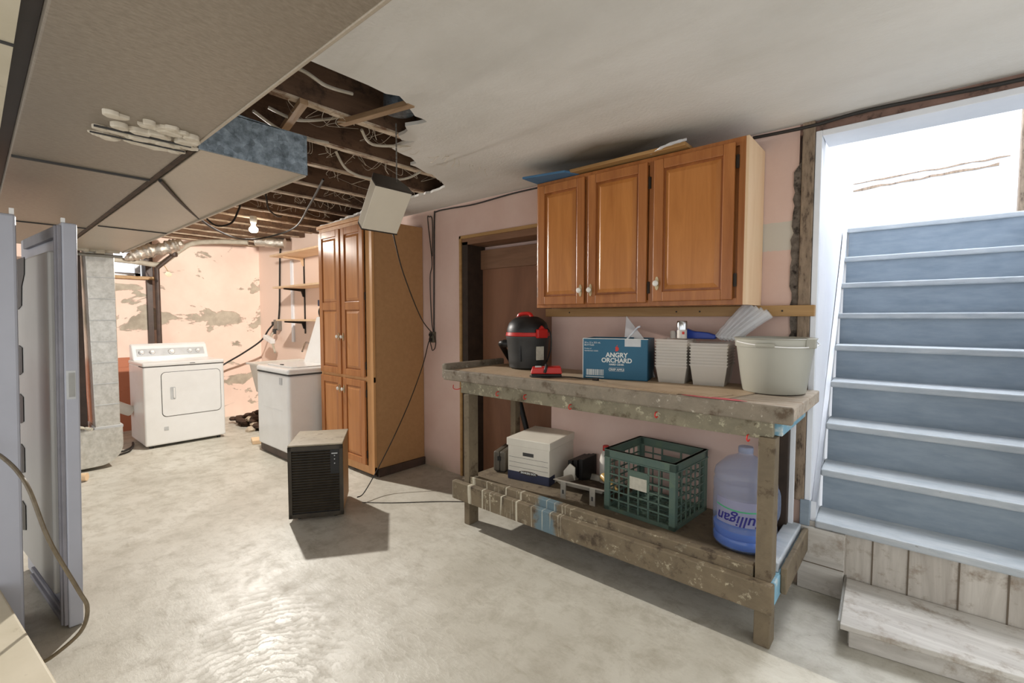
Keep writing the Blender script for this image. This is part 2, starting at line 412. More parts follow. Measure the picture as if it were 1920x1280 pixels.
M['brassp'] = simple('worn_brass_plate', (200,184,150), (160,140,104), 30, .35, .6, bmp=.05)
M['ceramic'] = simple('white_ceramic', (236,232,222), rough=.2, bmp=0)
M['hinge'] = simple('dark_hinge', (60,52,44), rough=.45, metal=.6, bmp=0)
M['fixblack'] = simple('dark_brown_cap', (52,44,38), (44,38,32), 10, .5, bmp=0)
M['fixwhite'] = simple('off_white_steel', (206,196,178), (200,190,172), 4, .45, bmp=0)
M['outlet'] = simple('grey_outlet_box', (92,88,74), rough=.5, bmp=0)
def clear(name, c, alpha, rough=.2):
    m, t, b = nt(name, rough, 0, .5)
    b.inputs['Base Color'].default_value = (*lin(c),1); b.inputs['Alpha'].default_value = alpha
    return m
M['tubplastic'] = clear('milky_clear_plastic', (236,230,220), .34, .25)
M['wrap'] = clear('clear_plastic_sleeve', (236,238,240), .45, .15)
M['jug'] = clear('blue_tinted_jug', (150,166,196), .34, .08)
m, t, b = nt('water', .05, 0, .5); b.inputs['Base Color'].default_value = (*lin((20,112,232)),1); b.inputs['Alpha'].default_value = .85; M['water'] = m
M['juglabel'] = clear('jug_label', (150,152,180), .85, .4)
M['navyink'] = simple('navy_ink', (42,40,130), rough=.5, bmp=0)
M['greenink'] = simple('green_ink', (80,180,130), rough=.5, bmp=0)
def emis(name, c, s):
    m = bpy.data.materials.new(name); m.use_nodes = True; t = m.node_tree
    e = t.nodes.new('ShaderNodeEmission'); e.inputs[0].default_value = (*lin(c),1); e.inputs[1].default_value = s
    t.links.new(e.outputs[0], t.nodes['Material Output'].inputs[0]); return m
M['glow'] = emis('lit_bulb_glass', (255,246,230), 40)
M['daypane'] = emis('daylight_pane', (238,244,255), 1.3)

# ---------------- room shell ----------------
YW = 2.87; ZC = 2.43
struct('floor', MB().box(-8.2, 1.6, -2.0, 3.2, -.1, 0), M['floor'])
# right wall with the doorway recess and the stair opening
w_ = MB()
w_.box(-7.7, -3.075, YW, YW+.2, 0, 2.75); w_.box(-3.075, -2.09, YW, YW+.2, 2.12, 2.75); w_.box(-2.09, -.50, YW, YW+.2, 0, 2.75); w_.box(-.50,-.44,YW+.002,YW+.2,0,.47); w_.box(-3.075,-2.09,YW+.222,YW+.26,0,2.2)
wr = struct('wall_right', w_, M['pink'])
struct('wall_back', MB().box(-7.7, -7.5, -2, .98, 0, 2.75).box(-7.7,-7.5,.98,1.56,0,1.93).box(-7.7,-7.5,.98,1.56,2.40,2.75).box(-7.7,-7.5,1.56,YW+.2,0,2.75), M['pinkback'])
struct('wall_header', MB().box(-.50, 1.2, YW, YW+.04, 2.375, 2.75), M['header'])
# ceiling plaster with torn hole; polygon seen from below
hole = [(-1.83,.90),(-1.83,1.165),(-1.835,1.267),(-1.815,1.323),(-1.85,1.386),(-1.92,1.50),(-1.93,1.58),(-2.0,1.55),(-2.07,1.535),(-2.12,1.59),(-2.20,1.60),(-2.24,1.632),(-2.20,1.70),(-2.26,1.69),(-2.40,1.68),(-2.42,1.75),(-2.46,1.89),(-2.50,1.93),(-2.565,1.94),(-2.58,2.03),(-2.62,2.16),(-2.70,2.30),(-2.75,2.40),(-2.83,2.44),(-2.96,2.47),(-3.18,2.457),(-3.5,2.48),(-3.93,2.47),(-4.2,2.52),(-4.6,2.56),(-5.14,2.60),(-5.35,2.70),(-5.4,2.86)]
hj = []
for i in range(len(hole)-1):
    a, b_ = Vector(hole[i]), Vector(hole[i+1]); n = max(1, int((b_-a).length/.04)) if i > 1 else 1
    for k in range(n):
        p = a.lerp(b_, k/n)
        hj.append((p.x+(random.uniform(-.012,.012) if i > 1 else 0), p.y+(random.uniform(-.012,.012) if i > 1 else 0)))
hj.append(hole[-1])
poly = [(1.6,-2),(1.6,YW)] + [(-5.4,YW)] + hj[::-1][1:] + [(-1.83,-2)]
struct('ceiling', MB().prism(poly, ZC, ZC+.018), M['ceiling'])
struct('ceiling_deck', MB().box(-8.2, -1.2, -2, 3.2, 2.66, 2.70), M['deck'])
struct('ceiling_deck_pale', MB().box(-7.5, -4.5, .6, 2.5, 2.635, 2.655), M['deckpale'])
struct('ceiling_rest', MB().box(-1.2, 1.6, -2, 3.2, 2.66, 2.70), M['deck'])
# stairwell walls
sw = MB(); sw.prism([(-.425,2.90),(-.44,2.90),(-.60,5.6),(-.535,5.4)][::1], .30, 4.5); struct('wall_stair_left', MB().prism([(-.400,YW+.005),(-.535,5.45),(-.60,5.45),(-.47,YW+.005)], 0, 4.5), M['white_wall'])
sw.bm.free()
struct('wall_stair_back', MB().box(-.62, 1.0, 5.4, 5.5, 1.9, 4.5), M['white_wall'])
struct('wall_stair_right', MB().box(.56, .66, YW+.06, 5.4, 0, 4.5), M['white_wall'])
struct('ceiling_stairwell', MB().box(-.7, 1.1, YW+.0, 5.5, 4.5, 4.6), M['white_wall'])
struct('wall_above_header', MB().box(-.6, 1.2, YW+.04, YW+.19, 2.40, 4.5), M['white_wall'])
struct('trim_stair_soffit', MB().box(-.40, 1.15, YW-.012, YW+.20, 2.345, 2.375), M['white_trim'], bev=.003)
struct('trim_stair_edge', MB().box(-.428, -.400, YW-.012, YW+.03, .46, 2.375), M['white_trim'], bev=.003)
struct('trim_post', MB().box(-.485, -.43, YW-.02, YW+.10, .46, ZC), M['post'], bev=.004)
lp = MB(); pts = [(-.515,.44)]
z = .44
while z < 2.20: pts.append((-.522+random.uniform(-.009,.009), z)); z += .035
pts += [(-.50,2.22),(-.488,2.24),(-.484,.44)]
struct('trim_broken_edge', lp.prism(pts, YW-.008, YW+.02, 1), M['lath'])
# doorway behind the bench, boarded up
d1 = tag(bpy.data.objects.new('door_1', None), kind='structure'); COL.objects.link(d1); d1.location = (-2.58, YW+.2, 0)
ROOTM['door_1'] = Matrix.Translation((-2.58, YW+.2, 0))
part('panel', MB().box(-3.02,-2.09,YW+.19,YW+.22,0,2.03), M['brownply'], d1)
part('top_board', MB().box(-3.02,-2.09,YW+.165,YW+.19,1.86,2.03), M['brownplyx'], d1, bev=.003)
part('jamb', MB().box(-3.075,-3.0,YW+.0,YW+.22,0,2.09), M['darkjamb'], d1, label='dark left jamb')
part('jamb', MB().box(-2.10,-2.06,YW+.02,YW+.22,0,2.09), M['darkjamb'], d1)
part('lintel', MB().box(-3.075,-2.07,YW+.0,YW+.22,2.065,2.12), M['brownplyx'], d1)
struct('trim_doorway', MB().box(-3.095,-3.07,YW-.015,YW+.02,0,2.145).box(-3.095,-2.05,YW-.015,YW+.02,2.118,2.145), M['railwood'], bev=.003)
# laundry window in the back wall
w1 = tag(bpy.data.objects.new('window_1', None), kind='structure'); COL.objects.link(w1); w1.location = (-7.5,1.27,1.93); ROOTM['window_1'] = Matrix.Translation((-7.5,1.27,1.93))
part('window_frame', MB().box(-7.68,-7.62,.98,1.03,1.95,2.40).box(-7.68,-7.62,1.41,1.47,1.95,2.40).box(-7.68,-7.62,.98,1.47,1.95,2.0).box(-7.68,-7.62,.98,1.47,2.35,2.40).box(-7.665,-7.63,1.03,1.41,2.135,2.15), M['white_trim'], w1, bev=.004)
part('pane', MB().box(-7.66,-7.655,1.0,1.44,1.98,2.38), M['daypane'], w1)
part('side_post', MB().box(-7.68,-7.47,1.49,1.57,1.93,2.42), M['ironpipe'], w1, bev=.004, label='dark brown side post')
part('window_sill', MB().box(-7.68,-7.44,.96,1.60,1.91,1.95), M['railwood'], w1, bev=.004)
part('slat_valance', MB().box(-7.55,-7.46,.96,1.50,2.24,2.40).box(-7.46,-7.45,.96,1.50,2.25,2.27).box(-7.46,-7.45,.96,1.50,2.29,2.31).box(-7.46,-7.45,.96,1.50,2.33,2.35), M['greycable'], w1)

# ---------------- joists ----------------
jx = [-2.25,-2.69,-3.11,-3.59,-3.98,-4.39,-4.80,-5.21,-5.62,-6.03,-6.44,-6.85,-7.26]
ordn = 'first second third fourth fifth sixth seventh eighth ninth tenth eleventh twelfth thirteenth'.split()
for i, x in enumerate(jx):
    y1 = YW-.005
    o = thing('ceiling_joist', 'brown ceiling joist, %s back from the straight edge of the torn ceiling' % ordn[i], 'joist', (x, 1.0, 2.455), 0, 'exposed ceiling joists')
    mb = MB()
    pts = [(x-.022,2.458),(x+.022,2.458),(x+.022,2.655),(x-.022,2.655)]
    mb.prism(pts, -1.9, y1, 1); part('beam', mb, M['joist'], o, bev=.003)
    mb = MB()
    yy = .6; prev = None
    while yy < y1-.1:
        L = random.uniform(.08,.22)
        mb.box(x-.022-random.uniform(0,.004), x+.022+random.uniform(0,.004), yy, min(yy+L,y1), 2.449-random.uniform(0,.004), 2.459); yy += L
    part('plaster_residue', mb, M['joistedge'], o)
for (x0,x1,y,z0,z1,dy,lb) in ((-2.30,-1.84,1.30,2.452,2.485,.10,'straight grey-brown lath strip crossing the near joist bay'),(-2.70,-2.2,1.16,2.452,2.49,-.1,'bent lath strip over the galvanised duct corner')):
    solo('lath_strip', MB().prism([(x0,y-.02),(x1,y-.02+dy),(x1,y+.02+dy),(x0,y+.02)], z0-.03, z0-.004), M['lathwood'], lb, 'lath', bev=.002)
# stovepipe stub in the near bay
solo('round_pipe_stub', MB().lathe([(.075,2.47),(.078,2.48),(.078,2.60),(.07,2.61)], -2.03,1.47,24), M['galv'], 'round grey duct stub hidden in the dark joist bay', 'pipe', smooth=True)
solo('round_pipe', MB().cyl((-6.35,2.40,2.39),(-6.12,2.66,2.37),.062,20), M['foil'], 'short silver vent pipe near the ceiling above the wall shelves', 'pipe', smooth=True)

# ---------------- ducts ----------------
d = thing('supply_duct', 'big dusty beige ceiling duct running over the left of the room', 'duct', (-3.0,.33,2.05))
part('casing', MB().box(-5.75, 1.5, .125, .56, 2.05, 2.40), M['duct'], d, bev=.004)
part('seam', MB().box(-2.645,-2.632,.128,.555,2.042,2.052), M['seam'], d)
part('seam', MB().box(-4.40,-4.388,.128,.555,2.043,2.052), M['seam'], d)
part('edge_flange', MB().box(-5.75,-2.06,.553,.572,2.044,2.065), M['rust'], d, bev=.003)
part('edge_fold', MB().box(-2.06,1.5,.553,.563,2.046,2.065), M['duct2'], d, bev=.002)
d = thing('branch_duct', 'beige duct beside the big one with blue-grey galvanised end', 'duct', (-3.9,.77,2.05))
part('casing', MB().box(-5.75,-2.035,.585,.975,2.05,2.205), M['duct2'], d, bev=.004)
part('end_plate', MB().prism([(.575,2.05),(.985,2.045),(.985,2.205),(.60,2.225),(.575,2.2)], -2.036, -2.025, 0).box(-2.10,-2.025,.62,.985,2.205,2.212), M['galv'], d, bev=.002, label='blue-grey galvanised end plate')
part('seam', MB().box(-4.21,-4.20,.59,.972,2.043,2.051), M['seam'], d)
part('edge_lip', MB().box(-5.75,-2.035,.972,.982,2.04,2.06), M['duct2'], d)
d = thing('strip_gap_board', 'yellowish dusty boards beside the dark gap left of the big duct', 'board', (-1.5,-.3,2.2))
part('board', MB().box(-5.5,-.6,-.9,.092,2.065,2.085), M['beigeboard'], d)
part('joint', MB().box(-1.62,-1.612,-.9,.092,2.060,2.066), M['seam'], d)
solo('gap_shade_strip', MB().box(-5.5,1.4,.093,.124,2.075,2.40), M['fixblack'], 'dark strip painted for the shade in the gap left of the big duct', 'beam')  # dark strip stands in for the shadowed gap
# plaster lumps smeared on the duct
pl = thing('plaster_patch', 'broken lumps of whitish plaster stuck under the big duct', 'plaster', (-2.15,.42,2.05))
mb = MB()
for i in range(60):
    vv = random.random(); u = random.choice((0,.30,.62,1.0))*random.uniform(.88,1.12)
    x = -2.02-.20*u+ -.0; y = .30+.25*vv
    x = -2.10+.22*u+.01*vv; y = .30+.24*vv
    r = random.uniform(.010,.020); n = random.randint(5,7); a0 = random.random()*6
    mb.prism([(x+r*random.uniform(.8,1.3)*math.cos(a0+k*2*math.pi/n), y+r*1.9*random.uniform(.7,1.2)*math.sin(a0+k*2*math.pi/n)) for k in range(n)], 2.052-random.uniform(.01,.02), 2.053)
part('lumps', mb, M['plaster'], pl, bev=.004)
part('groove', MB().tube([(-2.065,.28,2.036),(-2.06,.42,2.036),(-2.055,.54,2.036)],.003,5), M['seam'], pl)
part('groove', MB().tube([(-1.99,.28,2.036),(-1.985,.42,2.036),(-1.98,.54,2.036)],.004,5), M['seam'], pl)
# vertical duct with rounded boot
d = thing('return_duct', 'tall bright galvanised duct dropping to a rounded boot on the floor', 'duct', (-6.0,.8,0))
part('riser', MB().prism([(.715,2.3),(.925,2.3),(.915,.38),(.735,.38)], -6.2, -5.8, 0), M['galv2'], d, bev=.006)
for k in range(8): part('cross_break', MB().box(-5.806,-5.794,.718+.002*k,.922-.001*k,2.0-.2*k,2.009-.2*k), M['panelgrey'], d, bev=.002)
mb = MB(); pts = [(-.1,.015),(.72,.03)]
for k in range(1,9):
    a = k/8*math.pi/2; pts.append((.74+.19*math.sin(a), .22-.19*math.cos(a)))
pts += [(.93,.38),(-.1,.38)]
part('boot', mb.prism(pts, -6.25, -5.78, 0), M['galv2'], d, bev=.006)
part('collar', MB().box(-6.22,-5.785,.725,.935,.375,.40), M['panelgrey'], d, bev=.003)
solo('old_riser_post', MB().box(-6.1,-5.95,.62,.70,.383,2.2), M['ironpipe'], 'dark brown post close to the left side of the galvanised duct', 'post')

# ---------------- staircase ----------------
st = thing('staircase', 'steep blue-grey painted wooden staircase climbing to a white landing', 'stairs', (.1,2.87,0))
xl = lambda y: -.375-(y-2.85)*.045
zs = [.374,.590,.810,1.034,1.250,1.460,1.680,1.889,2.139]
for i, z in enumerate(zs):
    y = 2.845+.22*i
    y2 = y+.26 if i < 8 else 5.4
    part('tread', MB().prism([(xl(y),y),(.56,y),(.56,y2),(xl(y2),y2)], z-.038, z), M['stairtread'], st, bev=.008)
    if i < 8: part('riser', MB().box(xl(y)-.0,.56,y+.235,y+.255,z,zs[i+1]-.036), M['stairblue'], st)
sp = [(2.88,.30),(2.88,.46)]
for i, z in enumerate(zs): sp.append((2.875+.22*i, z-.015))
sp += [(4.9,2.13),(5.38,2.13),(5.38,2.0),(4.7,1.9),(3.1,.30)]
mb = MB(); mb.prism(sp, -.40, -.375, 0)
for v_ in mb.bm.verts: v_.co.x -= (v_.co.y-2.85)*.047
part('stringer', mb, M['white_trim'], st)
mb = MB(); mb.prism([(y+.0,z-.02) for y,z in sp], .545, .57, 0); part('stringer', mb, M['stairblue'], st)
part('end_post', MB().box(-.445,-.40,2.845,2.90,.335,.47), M['stairblue'], st, bev=.004)
part('end_panel', MB().box(-.445,-.245,2.835,2.86,.002,.335), M['plankgreyx'], st, bev=.002, label='two stacked pale grey boards')
part('leak_board', MB().box(-.250,-.240,2.86,2.89,.002,.335).box(-.43,-.24,2.862,2.868,.002,.36), M['plankgrey'], st)  # boards added to close slits that leaked light beside the end panel
part('panel_gap', MB().box(-.446,-.245,2.832,2.836,.148,.152), M['groove'], st)
part('base_panel', MB().box(-.245,.56,2.875,2.89,.002,.335), M['plankgrey'], st, label='grey grooved plank panel under first tread')
for x in (-.135,.0,.175,.33,.5): part('panel_gap', MB().box(x-.003,x+.003,2.872,2.876,.002,.33), M['groove'], st)
ls = thing('low_step', 'loose low grey wooden step standing on the floor before the stairs', 'step', (.1,2.6,0))
part('top_board', MB().prism([(-.214,2.405),(.48,2.50),(.48,2.87),(-.235,2.865)], .088, .112), M['plankgreyx'], ls, bev=.004)
part('front_board', MB().prism([(-.185,2.445),(.48,2.535),(.48,2.555),(-.185,2.465)], .001, .088), M['plankgreyx'], ls, bev=.003)
part('side_board', MB().prism([(-.19,2.47),(-.17,2.47),(-.185,2.86),(-.205,2.86)], .001, .088), M['plankgreyx'], ls)
part('metal_edge', MB().prism([(-.222,2.405),(-.214,2.404),(-.235,2.865),(-.243,2.865)], .085, .125), M['steel'], ls)
# landing wall details
struct('trim_landing', MB().box(.50,.56,4.85,4.93,2.14,4.2), M['post'], bev=.004)
def crack(x0,z0,x1,z1,w):
    mb = MB(); n=14; up_=[];lo_=[]
    for k in range(n+1):
        x=x0+(x1-x0)*k/n; z=z0+(z1-z0)*k/n+random.uniform(-.006,.006); ww=w*random.uniform(.4,1)
        up_.append((x,z+ww)); lo_.append((x,z-ww))
    return mb.prism(lo_+up_[::-1], 5.393, 5.3995, 1)
solo('wall_crack', crack(-.50,2.66,.50,2.70,.008), M['post'], 'long upper crack across the white landing wall', 'wall crack')
solo('wall_crack', crack(-.50,2.60,.44,2.645,.014), M['post'], 'ragged brownish crack just below the long crack on the landing wall', 'wall crack')
op = thing('wall_outlet', 'white electrical outlet high on the landing wall', 'outlet', (-.42,5.4,2.93))
part('cover_plate', MB().box(-.46,-.385,5.39,5.3995,2.93,3.05), M['appl'], op, bev=.003)
part('socket', MB().box(-.44,-.405,5.386,5.391,3.0,3.03), M['panelgrey'], op); part('socket', MB().box(-.44,-.405,5.386,5.391,2.95,2.98), M['panelgrey'], op)
# strip and cable above opening and cabinets
solo('ceiling_cable', MB().tube([(-.72,YW-.02,2.412),(-.45,YW-.02,2.405),(-.2,YW-.03,2.415),(.3,YW-.02,2.40),(.9,YW-.02,2.41)],.009,8), M['cable'], 'thick black cable pinned above the stair opening', 'cable', smooth=True)

# ---------------- cabinet doors ----------------
def raised_door(name, parent, x0, x1, z0, z1, yf, mats, fw=.055, panels=None):
    # front face toward -Y at yf; frame, bevelled raised panels
    th = .02; fr, pn, rc = mats
    zsp = panels or [(z0+fw, z1-fw)]
    mb = MB()
    mb.box(x0,x0+fw,yf,yf+th,z0,z1); mb.box(x1-fw,x1,yf,yf+th,z0,z1)
    cuts = [z0]+[q for p in zsp for q in p]+[z1]
    for i in range(0,len(cuts),2): mb.box(x0+fw,x1-fw,yf,yf+th,cuts[i],cuts[i+1])
    dr = part(name, mb, fr, parent, bev=.004)
    for a, b_ in zsp:
        part('panel_recess', MB().box(x0+fw-.002,x1-fw+.002,yf+.011,yf+th-.001,a-.002,b_+.002), rc, dr)
        mb = MB(); g = .012; s_ = .022
        o_ = [(x0+fw+g,yf+.0105,a+g),(x1-fw-g,yf+.0105,a+g),(x1-fw-g,yf+.0105,b_-g),(x0+fw+g,yf+.0105,b_-g)]
        i_ = [(x0+fw+g+s_,yf+.002,a+g+s_),(x1-fw-g-s_,yf+.002,a+g+s_),(x1-fw-g-s_,yf+.002,b_-g-s_),(x0+fw+g+s_,yf+.002,b_-g-s_)]
        mb.rings([o_, i_])
        part('raised_panel', mb, pn, dr)
    return dr
def knob(parent, x, y, z, plate=True):
    k = part('knob', MB().lathe([(.006,0),(.006,.012),(.014,.016),(.017,.022),(.014,.028),(.005,.031)],0,0,16,m=Matrix.Translation((x,y,z))@Matrix.Rotation(R(90),4,'X')), M['ceramic'], parent, smooth=True)
    if plate:
        mb = MB(); pts = [(x+.012*math.cos(a)*(1.0), z+.038*math.sin(a)) for a in [i*math.pi/10 for i in range(20)]]
        mb.prism(pts, y-.003, y, 1); part('back_plate', mb, M['brassp'], k)
def hinge(parent, x, y, z):
    part('hinge', MB().box(x-.008,x+.008,y-.004,y+.001,z-.032,z+.032).cyl((x,y-.005,z-.034),(x,y-.005,z+.034),.004,8), M['hinge'], parent)
# wall cabinet
wc = thing('wall_cabinet', 'orange oak three-door wall cabinet hung over the workbench', 'cabinet', (-1.33,2.71,1.49))
part('body', MB().box(-1.985,-.676,2.57,2.865,1.495,2.330), M['oak'], wc, bev=.002)
part('side_panel', MB().box(-.676,-.662,2.556,2.865,1.495,2.330), M['pine'], wc, label='pale bare pine right side')
fr = MB(); fr.box(-1.985,-.676,2.553,2.572,1.495,1.530).box(-1.985,-.676,2.553,2.572,2.29,2.330).box(-1.985,-1.955,2.5525,2.572,1.495,2.33).box(-.706,-.676,2.5525,2.572,1.495,2.33).box(-1.60,-1.56,2.5525,2.572,1.495,2.33).box(-1.18,-1.13,2.5525,2.572,1.495,2.33)
part('face_frame', fr, M['oak'], wc, bev=.002)
OK_ = (M['oak'], M['oakpanel'], M['oakdark'])
dA = raised_door('door', wc, -1.965,-1.600,1.515,2.305,2.532,OK_); knob(dA,-1.622,2.531,1.60); hinge(dA,-1.970,2.55,1.60); 
dB = raised_door('door', wc, -1.572,-1.185,1.515,2.305,2.532,OK_); knob(dB,-1.548,2.531,1.60); hinge(dB,-1.176,2.55,1.60); hinge(dB,-1.176,2.55,2.19)
dC = raised_door('door', wc, -1.145,-.722,1.520,2.305,2.532,OK_); knob(dC,-1.118,2.531,1.62); hinge(dC,-.712,2.55,1.62); hinge(dC,-.712,2.55,2.21)
# wall rail under cabinet
rl = thing('mounting_rail', 'knotty pine rail screwed to the wall under the oak wall cabinet', 'rail', (-1.2,2.85,1.435))
part('board', MB().box(-2.115,-.405,2.825,2.868,1.436,1.494), M['railwood'], rl, bev=.003)
for x in (-1.9,-1.12,-.98,-.55,-.62): part('screw', MB().cyl((x,2.822,1.465),(x,2.827,1.465),.005,10), M['hinge'], rl)
# things on the wall cabinet
solo('blue_folder', MB().prism([(-1.99,2.40),(-1.70,2.46),(-1.66,2.56),(-1.66,2.80),(-1.99,2.80)], 2.332, 2.346), M['bluesheet'], 'blue sheet overhanging the left end of wall cabinet top', 'folder', bev=.002)
solo('loose_board', MB().box(-1.69,-.96,2.50,2.70,2.337,2.356), M['railwood'], 'thin bare board lying over wall cabinet top against the ceiling', 'board', bev=.002)
solo('crumpled_wrap', MB().tube([(-1.16,2.52,2.338),(-1.10,2.49,2.345),(-1.03,2.485,2.355),(-.95,2.49,2.36)],[.003]*6+[.008]*13,6,jag=.3), M['wrap'], 'crumpled clear plastic strip on wall cabinet top by the board end', 'plastic wrap')

# pantry cabinet
pc = thing('pantry_cabinet', 'tall oak pantry cabinet with four raised-panel doors and tan side', 'cabinet', (-4.06,2.58,0))
part('body', MB().box(-4.52,-3.615,2.32,2.865,0.075,2.285), M['tan'], pc, bev=.002)
part('plinth', MB().box(-4.52,-3.63,2.34,2.86,0.001,.075), M['darkjamb'], pc)
part('side_baseboard', MB().box(-3.615,-3.598,2.345,2.86,.002,.075), M['ironpipe'], pc, label='dark brown board along foot of side')
fr = MB(); fr.box(-4.52,-3.60,2.300,2.322,.03,.10).box(-4.52,-3.60,2.30,2.322,.855,.905).box(-4.52,-3.60,2.30,2.322,2.25,2.295).box(-4.52,-4.49,2.2995,2.322,.03,2.295).box(-3.70,-3.60,2.2995,2.322,.03,2.295).box(-4.12,-4.08,2.2995,2.322,.03,2.295)
part('face_frame', fr, M['tan_edge'], pc, bev=.002)
part('crown', MB().box(-4.55,-3.60,2.285,2.34,2.296,2.325), M['tan_edge'], pc, bev=.003)
PK = (M['oakp'], M['oakpp'], M['oak'])
for (a,b_,s) in ((-4.505,-4.115,1),(-4.085,-3.715,-1)):
    du = raised_door('door', pc, a,b_, .895,2.255, 2.279, PK, .06, [(.955,1.50),(1.575,2.19)])
    dl = raised_door('door', pc, a,b_, .105,.865, 2.279, PK, .06)
    kx = b_-.025 if s > 0 else a+.025
    knob(du, kx, 2.278, 1.25); knob(dl, kx, 2.278, .76)
    hx = a-.006 if s > 0 else b_+.006
    for z in (1.0,1.62): hinge(du, hx, 2.299, z)
    for z in (.2,.75): hinge(dl, hx, 2.299, z)

# ---------------- hanging light box ----------------
hf = thing('hanging_light_box', 'off-white metal light box with dark end hanging under the torn ceiling', 'light fixture', (-2.20,1.49,1.9))
P0 = Vector((-2.085,1.475,2.095)); dd = Vector((-.185,.03,-.19)); L = dd.length; dd.normalize(); yy_ = Vector((0,1,0)); nn = dd.cross(yy_).normalized()
if nn.z > 0: nn = -nn
Mx = Matrix((( yy_.x,dd.x,nn.x,P0.x),(yy_.y,dd.y,nn.y,P0.y),(yy_.z,dd.z,nn.z,P0.z),(0,0,0,1)))
prof = [(-.112,0),(.112,0),(.106,-.06),(.074,-.115),(-.074,-.115),(-.106,-.06)]
mb = MB(); mb.rings([[Mx@Vector((u_,0.004,n_)) for u_,n_ in prof],[Mx@Vector((u_,L,n_)) for u_,n_ in prof]]); part('housing', mb, M['fixwhite'], hf, bev=.003)
mb = MB(); mb.rings([[Mx@Vector((u_*1.02,-.006,n_*1.02+.001)) for u_,n_ in prof],[Mx@Vector((u_*1.02,.004,n_*1.02+.001)) for u_,n_ in prof]]); part('end_cap', mb, M['fixblack'], hf)
mb = MB(); mb.rings([[Mx@Vector((u_*1.02,L,n_*1.02+.001)) for u_,n_ in prof],[Mx@Vector((u_*1.02,L+.006,n_*1.02+.001)) for u_,n_ in prof]]); part('end_cap', mb, M['fixblack'], hf)
mb = MB()
for k in range(14): mb.cyl((-2.13,1.52,2.165+.021*k),(-2.13,1.52,2.182+.021*k),.004,6)
mb.tube([(-2.13,1.52,2.15),(-2.13,1.52,2.46)],.0012,5,smooth=False)
part('chain', mb, M['steel'], hf)
part('light_cord', MB().tube([(-2.285,1.60,1.915),(-2.60,1.90,1.72),(-3.00,2.36,1.42),(-3.25,2.70,1.26),(-3.35,2.79,1.16),(-3.40,2.80,1.125),(-3.43,2.81,1.16),(-3.465,2.82,1.23),(-3.47,2.835,1.262)],.0045,6), M['cable'], hf, smooth=True)

# outlet + cables on the wall
ob = thing('outlet_box', 'small grey outlet box on pink wall beside the pantry cabinet', 'outlet', (-3.455,2.85,1.19))
part('box', MB().box(-3.49,-3.43,2.835,2.868,1.195,1.295), M['outlet'], ob, bev=.004)
part('plug', MB().box(-3.475,-3.445,2.815,2.835,1.255,1.28), M['black'], ob, bev=.004); part('plug', MB().box(-3.475,-3.445,2.815,2.835,1.21,1.235), M['black'], ob, bev=.004)
solo('wall_cable', MB().tube([(-3.45,2.86,1.295),(-3.45,2.86,1.42),(-3.44,2.858,1.9),(-3.43,2.86,2.36),(-3.40,2.86,2.405),(-3.2,2.86,2.405),(-2.9,2.86,2.395),(-2.45,2.86,2.412),(-2.0,2.86,2.41)],.006,6), M['cable'], 'black cable rising from outlet box and running right along the ceiling edge', 'cable', smooth=True)
solo('wall_cable', MB().tube([(-3.455,2.856,1.295),(-3.475,2.852,1.42),(-3.49,2.852,1.8),(-3.46,2.852,1.95),(-3.52,2.855,2.34),(-3.50,2.855,2.37),(-3.455,2.855,2.33),(-3.455,2.852,2.0)],.0045,6), M['cable'], 'thin black cable looped beside the thicker cable above outlet box', 'cable', smooth=True)

# dehumidifier
ang = math.atan2(.30,.20)
dh = thing('dehumidifier', 'dark louvred dehumidifier with dusty top standing on the open floor', 'dehumidifier', (-3.275,1.405,0), R(55))
W_, D_, H_ = .362, .43, .53
part('casing', MB().box(.004,W_-.004,.018,D_,.03,H_), M['tan'], dh, world=False, bev=.006)
part('top_panel', MB().box(0,W_,0,D_+.004,H_,H_+.012), M['dehum_top'], dh, world=False, bev=.004)
part('front_frame', MB().box(0,.025,-.006,.02,.025,H_).box(W_-.025,W_,-.006,.02,.025,H_).box(0,W_,-.006,.02,.025,.055).box(0,W_,-.006,.02,H_-.03,H_), M['dehum_front'], dh, world=False, bev=.002)
part('back_plate', MB().box(.02,W_-.02,.006,.018,.05,H_-.02), M['black'], dh, world=False)
mb = MB()
nl = 23
for k in range(nl):
    z = .062+k*(.435/nl); x1 = W_-.028 if k < nl-9 else W_-.085
    mb.prism([(-.004,z+.004),(.008,z+.013),(.008,z+.016),(-.006,z+.008)], .026, x1, 0)
part('louvres', mb, M['dehum_front'], dh, world=False)
part('control_panel', MB().box(W_-.085,W_-.025,-.004,.01,.345,H_-.03), M['black'], dh, world=False, bev=.002)
part('control_slot', MB().box(W_-.075,W_-.035,-.006,-.003,H_-.062,H_-.055), M['panelgrey'], dh, world=False)
for z in (.43,.455,.40): part('control_mark', MB().cyl((W_-.055,-.006,z),(W_-.055,-.003,z),.004,8), M['panelgrey'], dh, world=False)
for x, y in ((.06,.05),(W_-.06,.05),(.06,D_-.05),(W_-.06,D_-.05)):
    part('caster', MB().cyl((x-.01,y,.0155),(x+.01,y,.0155),.015,14).box(x-.006,x+.006,y-.008,y+.008,.015,.032), M['black'], dh, world=False)
part('power_cord', MB().tube([(-3.22,1.90,.05),(-3.24,1.97,.06),(-3.34,2.16,.18),(-3.38,2.36,.42),(-3.42,2.56,.70),(-3.44,2.72,1.0),(-3.465,2.80,1.18),(-3.46,2.818,1.222)],.0045,6), M['cable'], dh, smooth=True)
solo('floor_wire', MB().tube([(-3.20,1.93,.006),(-3.0,2.1,.004),(-2.75,2.35,.004),(-2.5,2.55,.004)],.003,5), M['cable'], 'thin dark wire lying on floor between dehumidifier and workbench', 'wire', smooth=True)

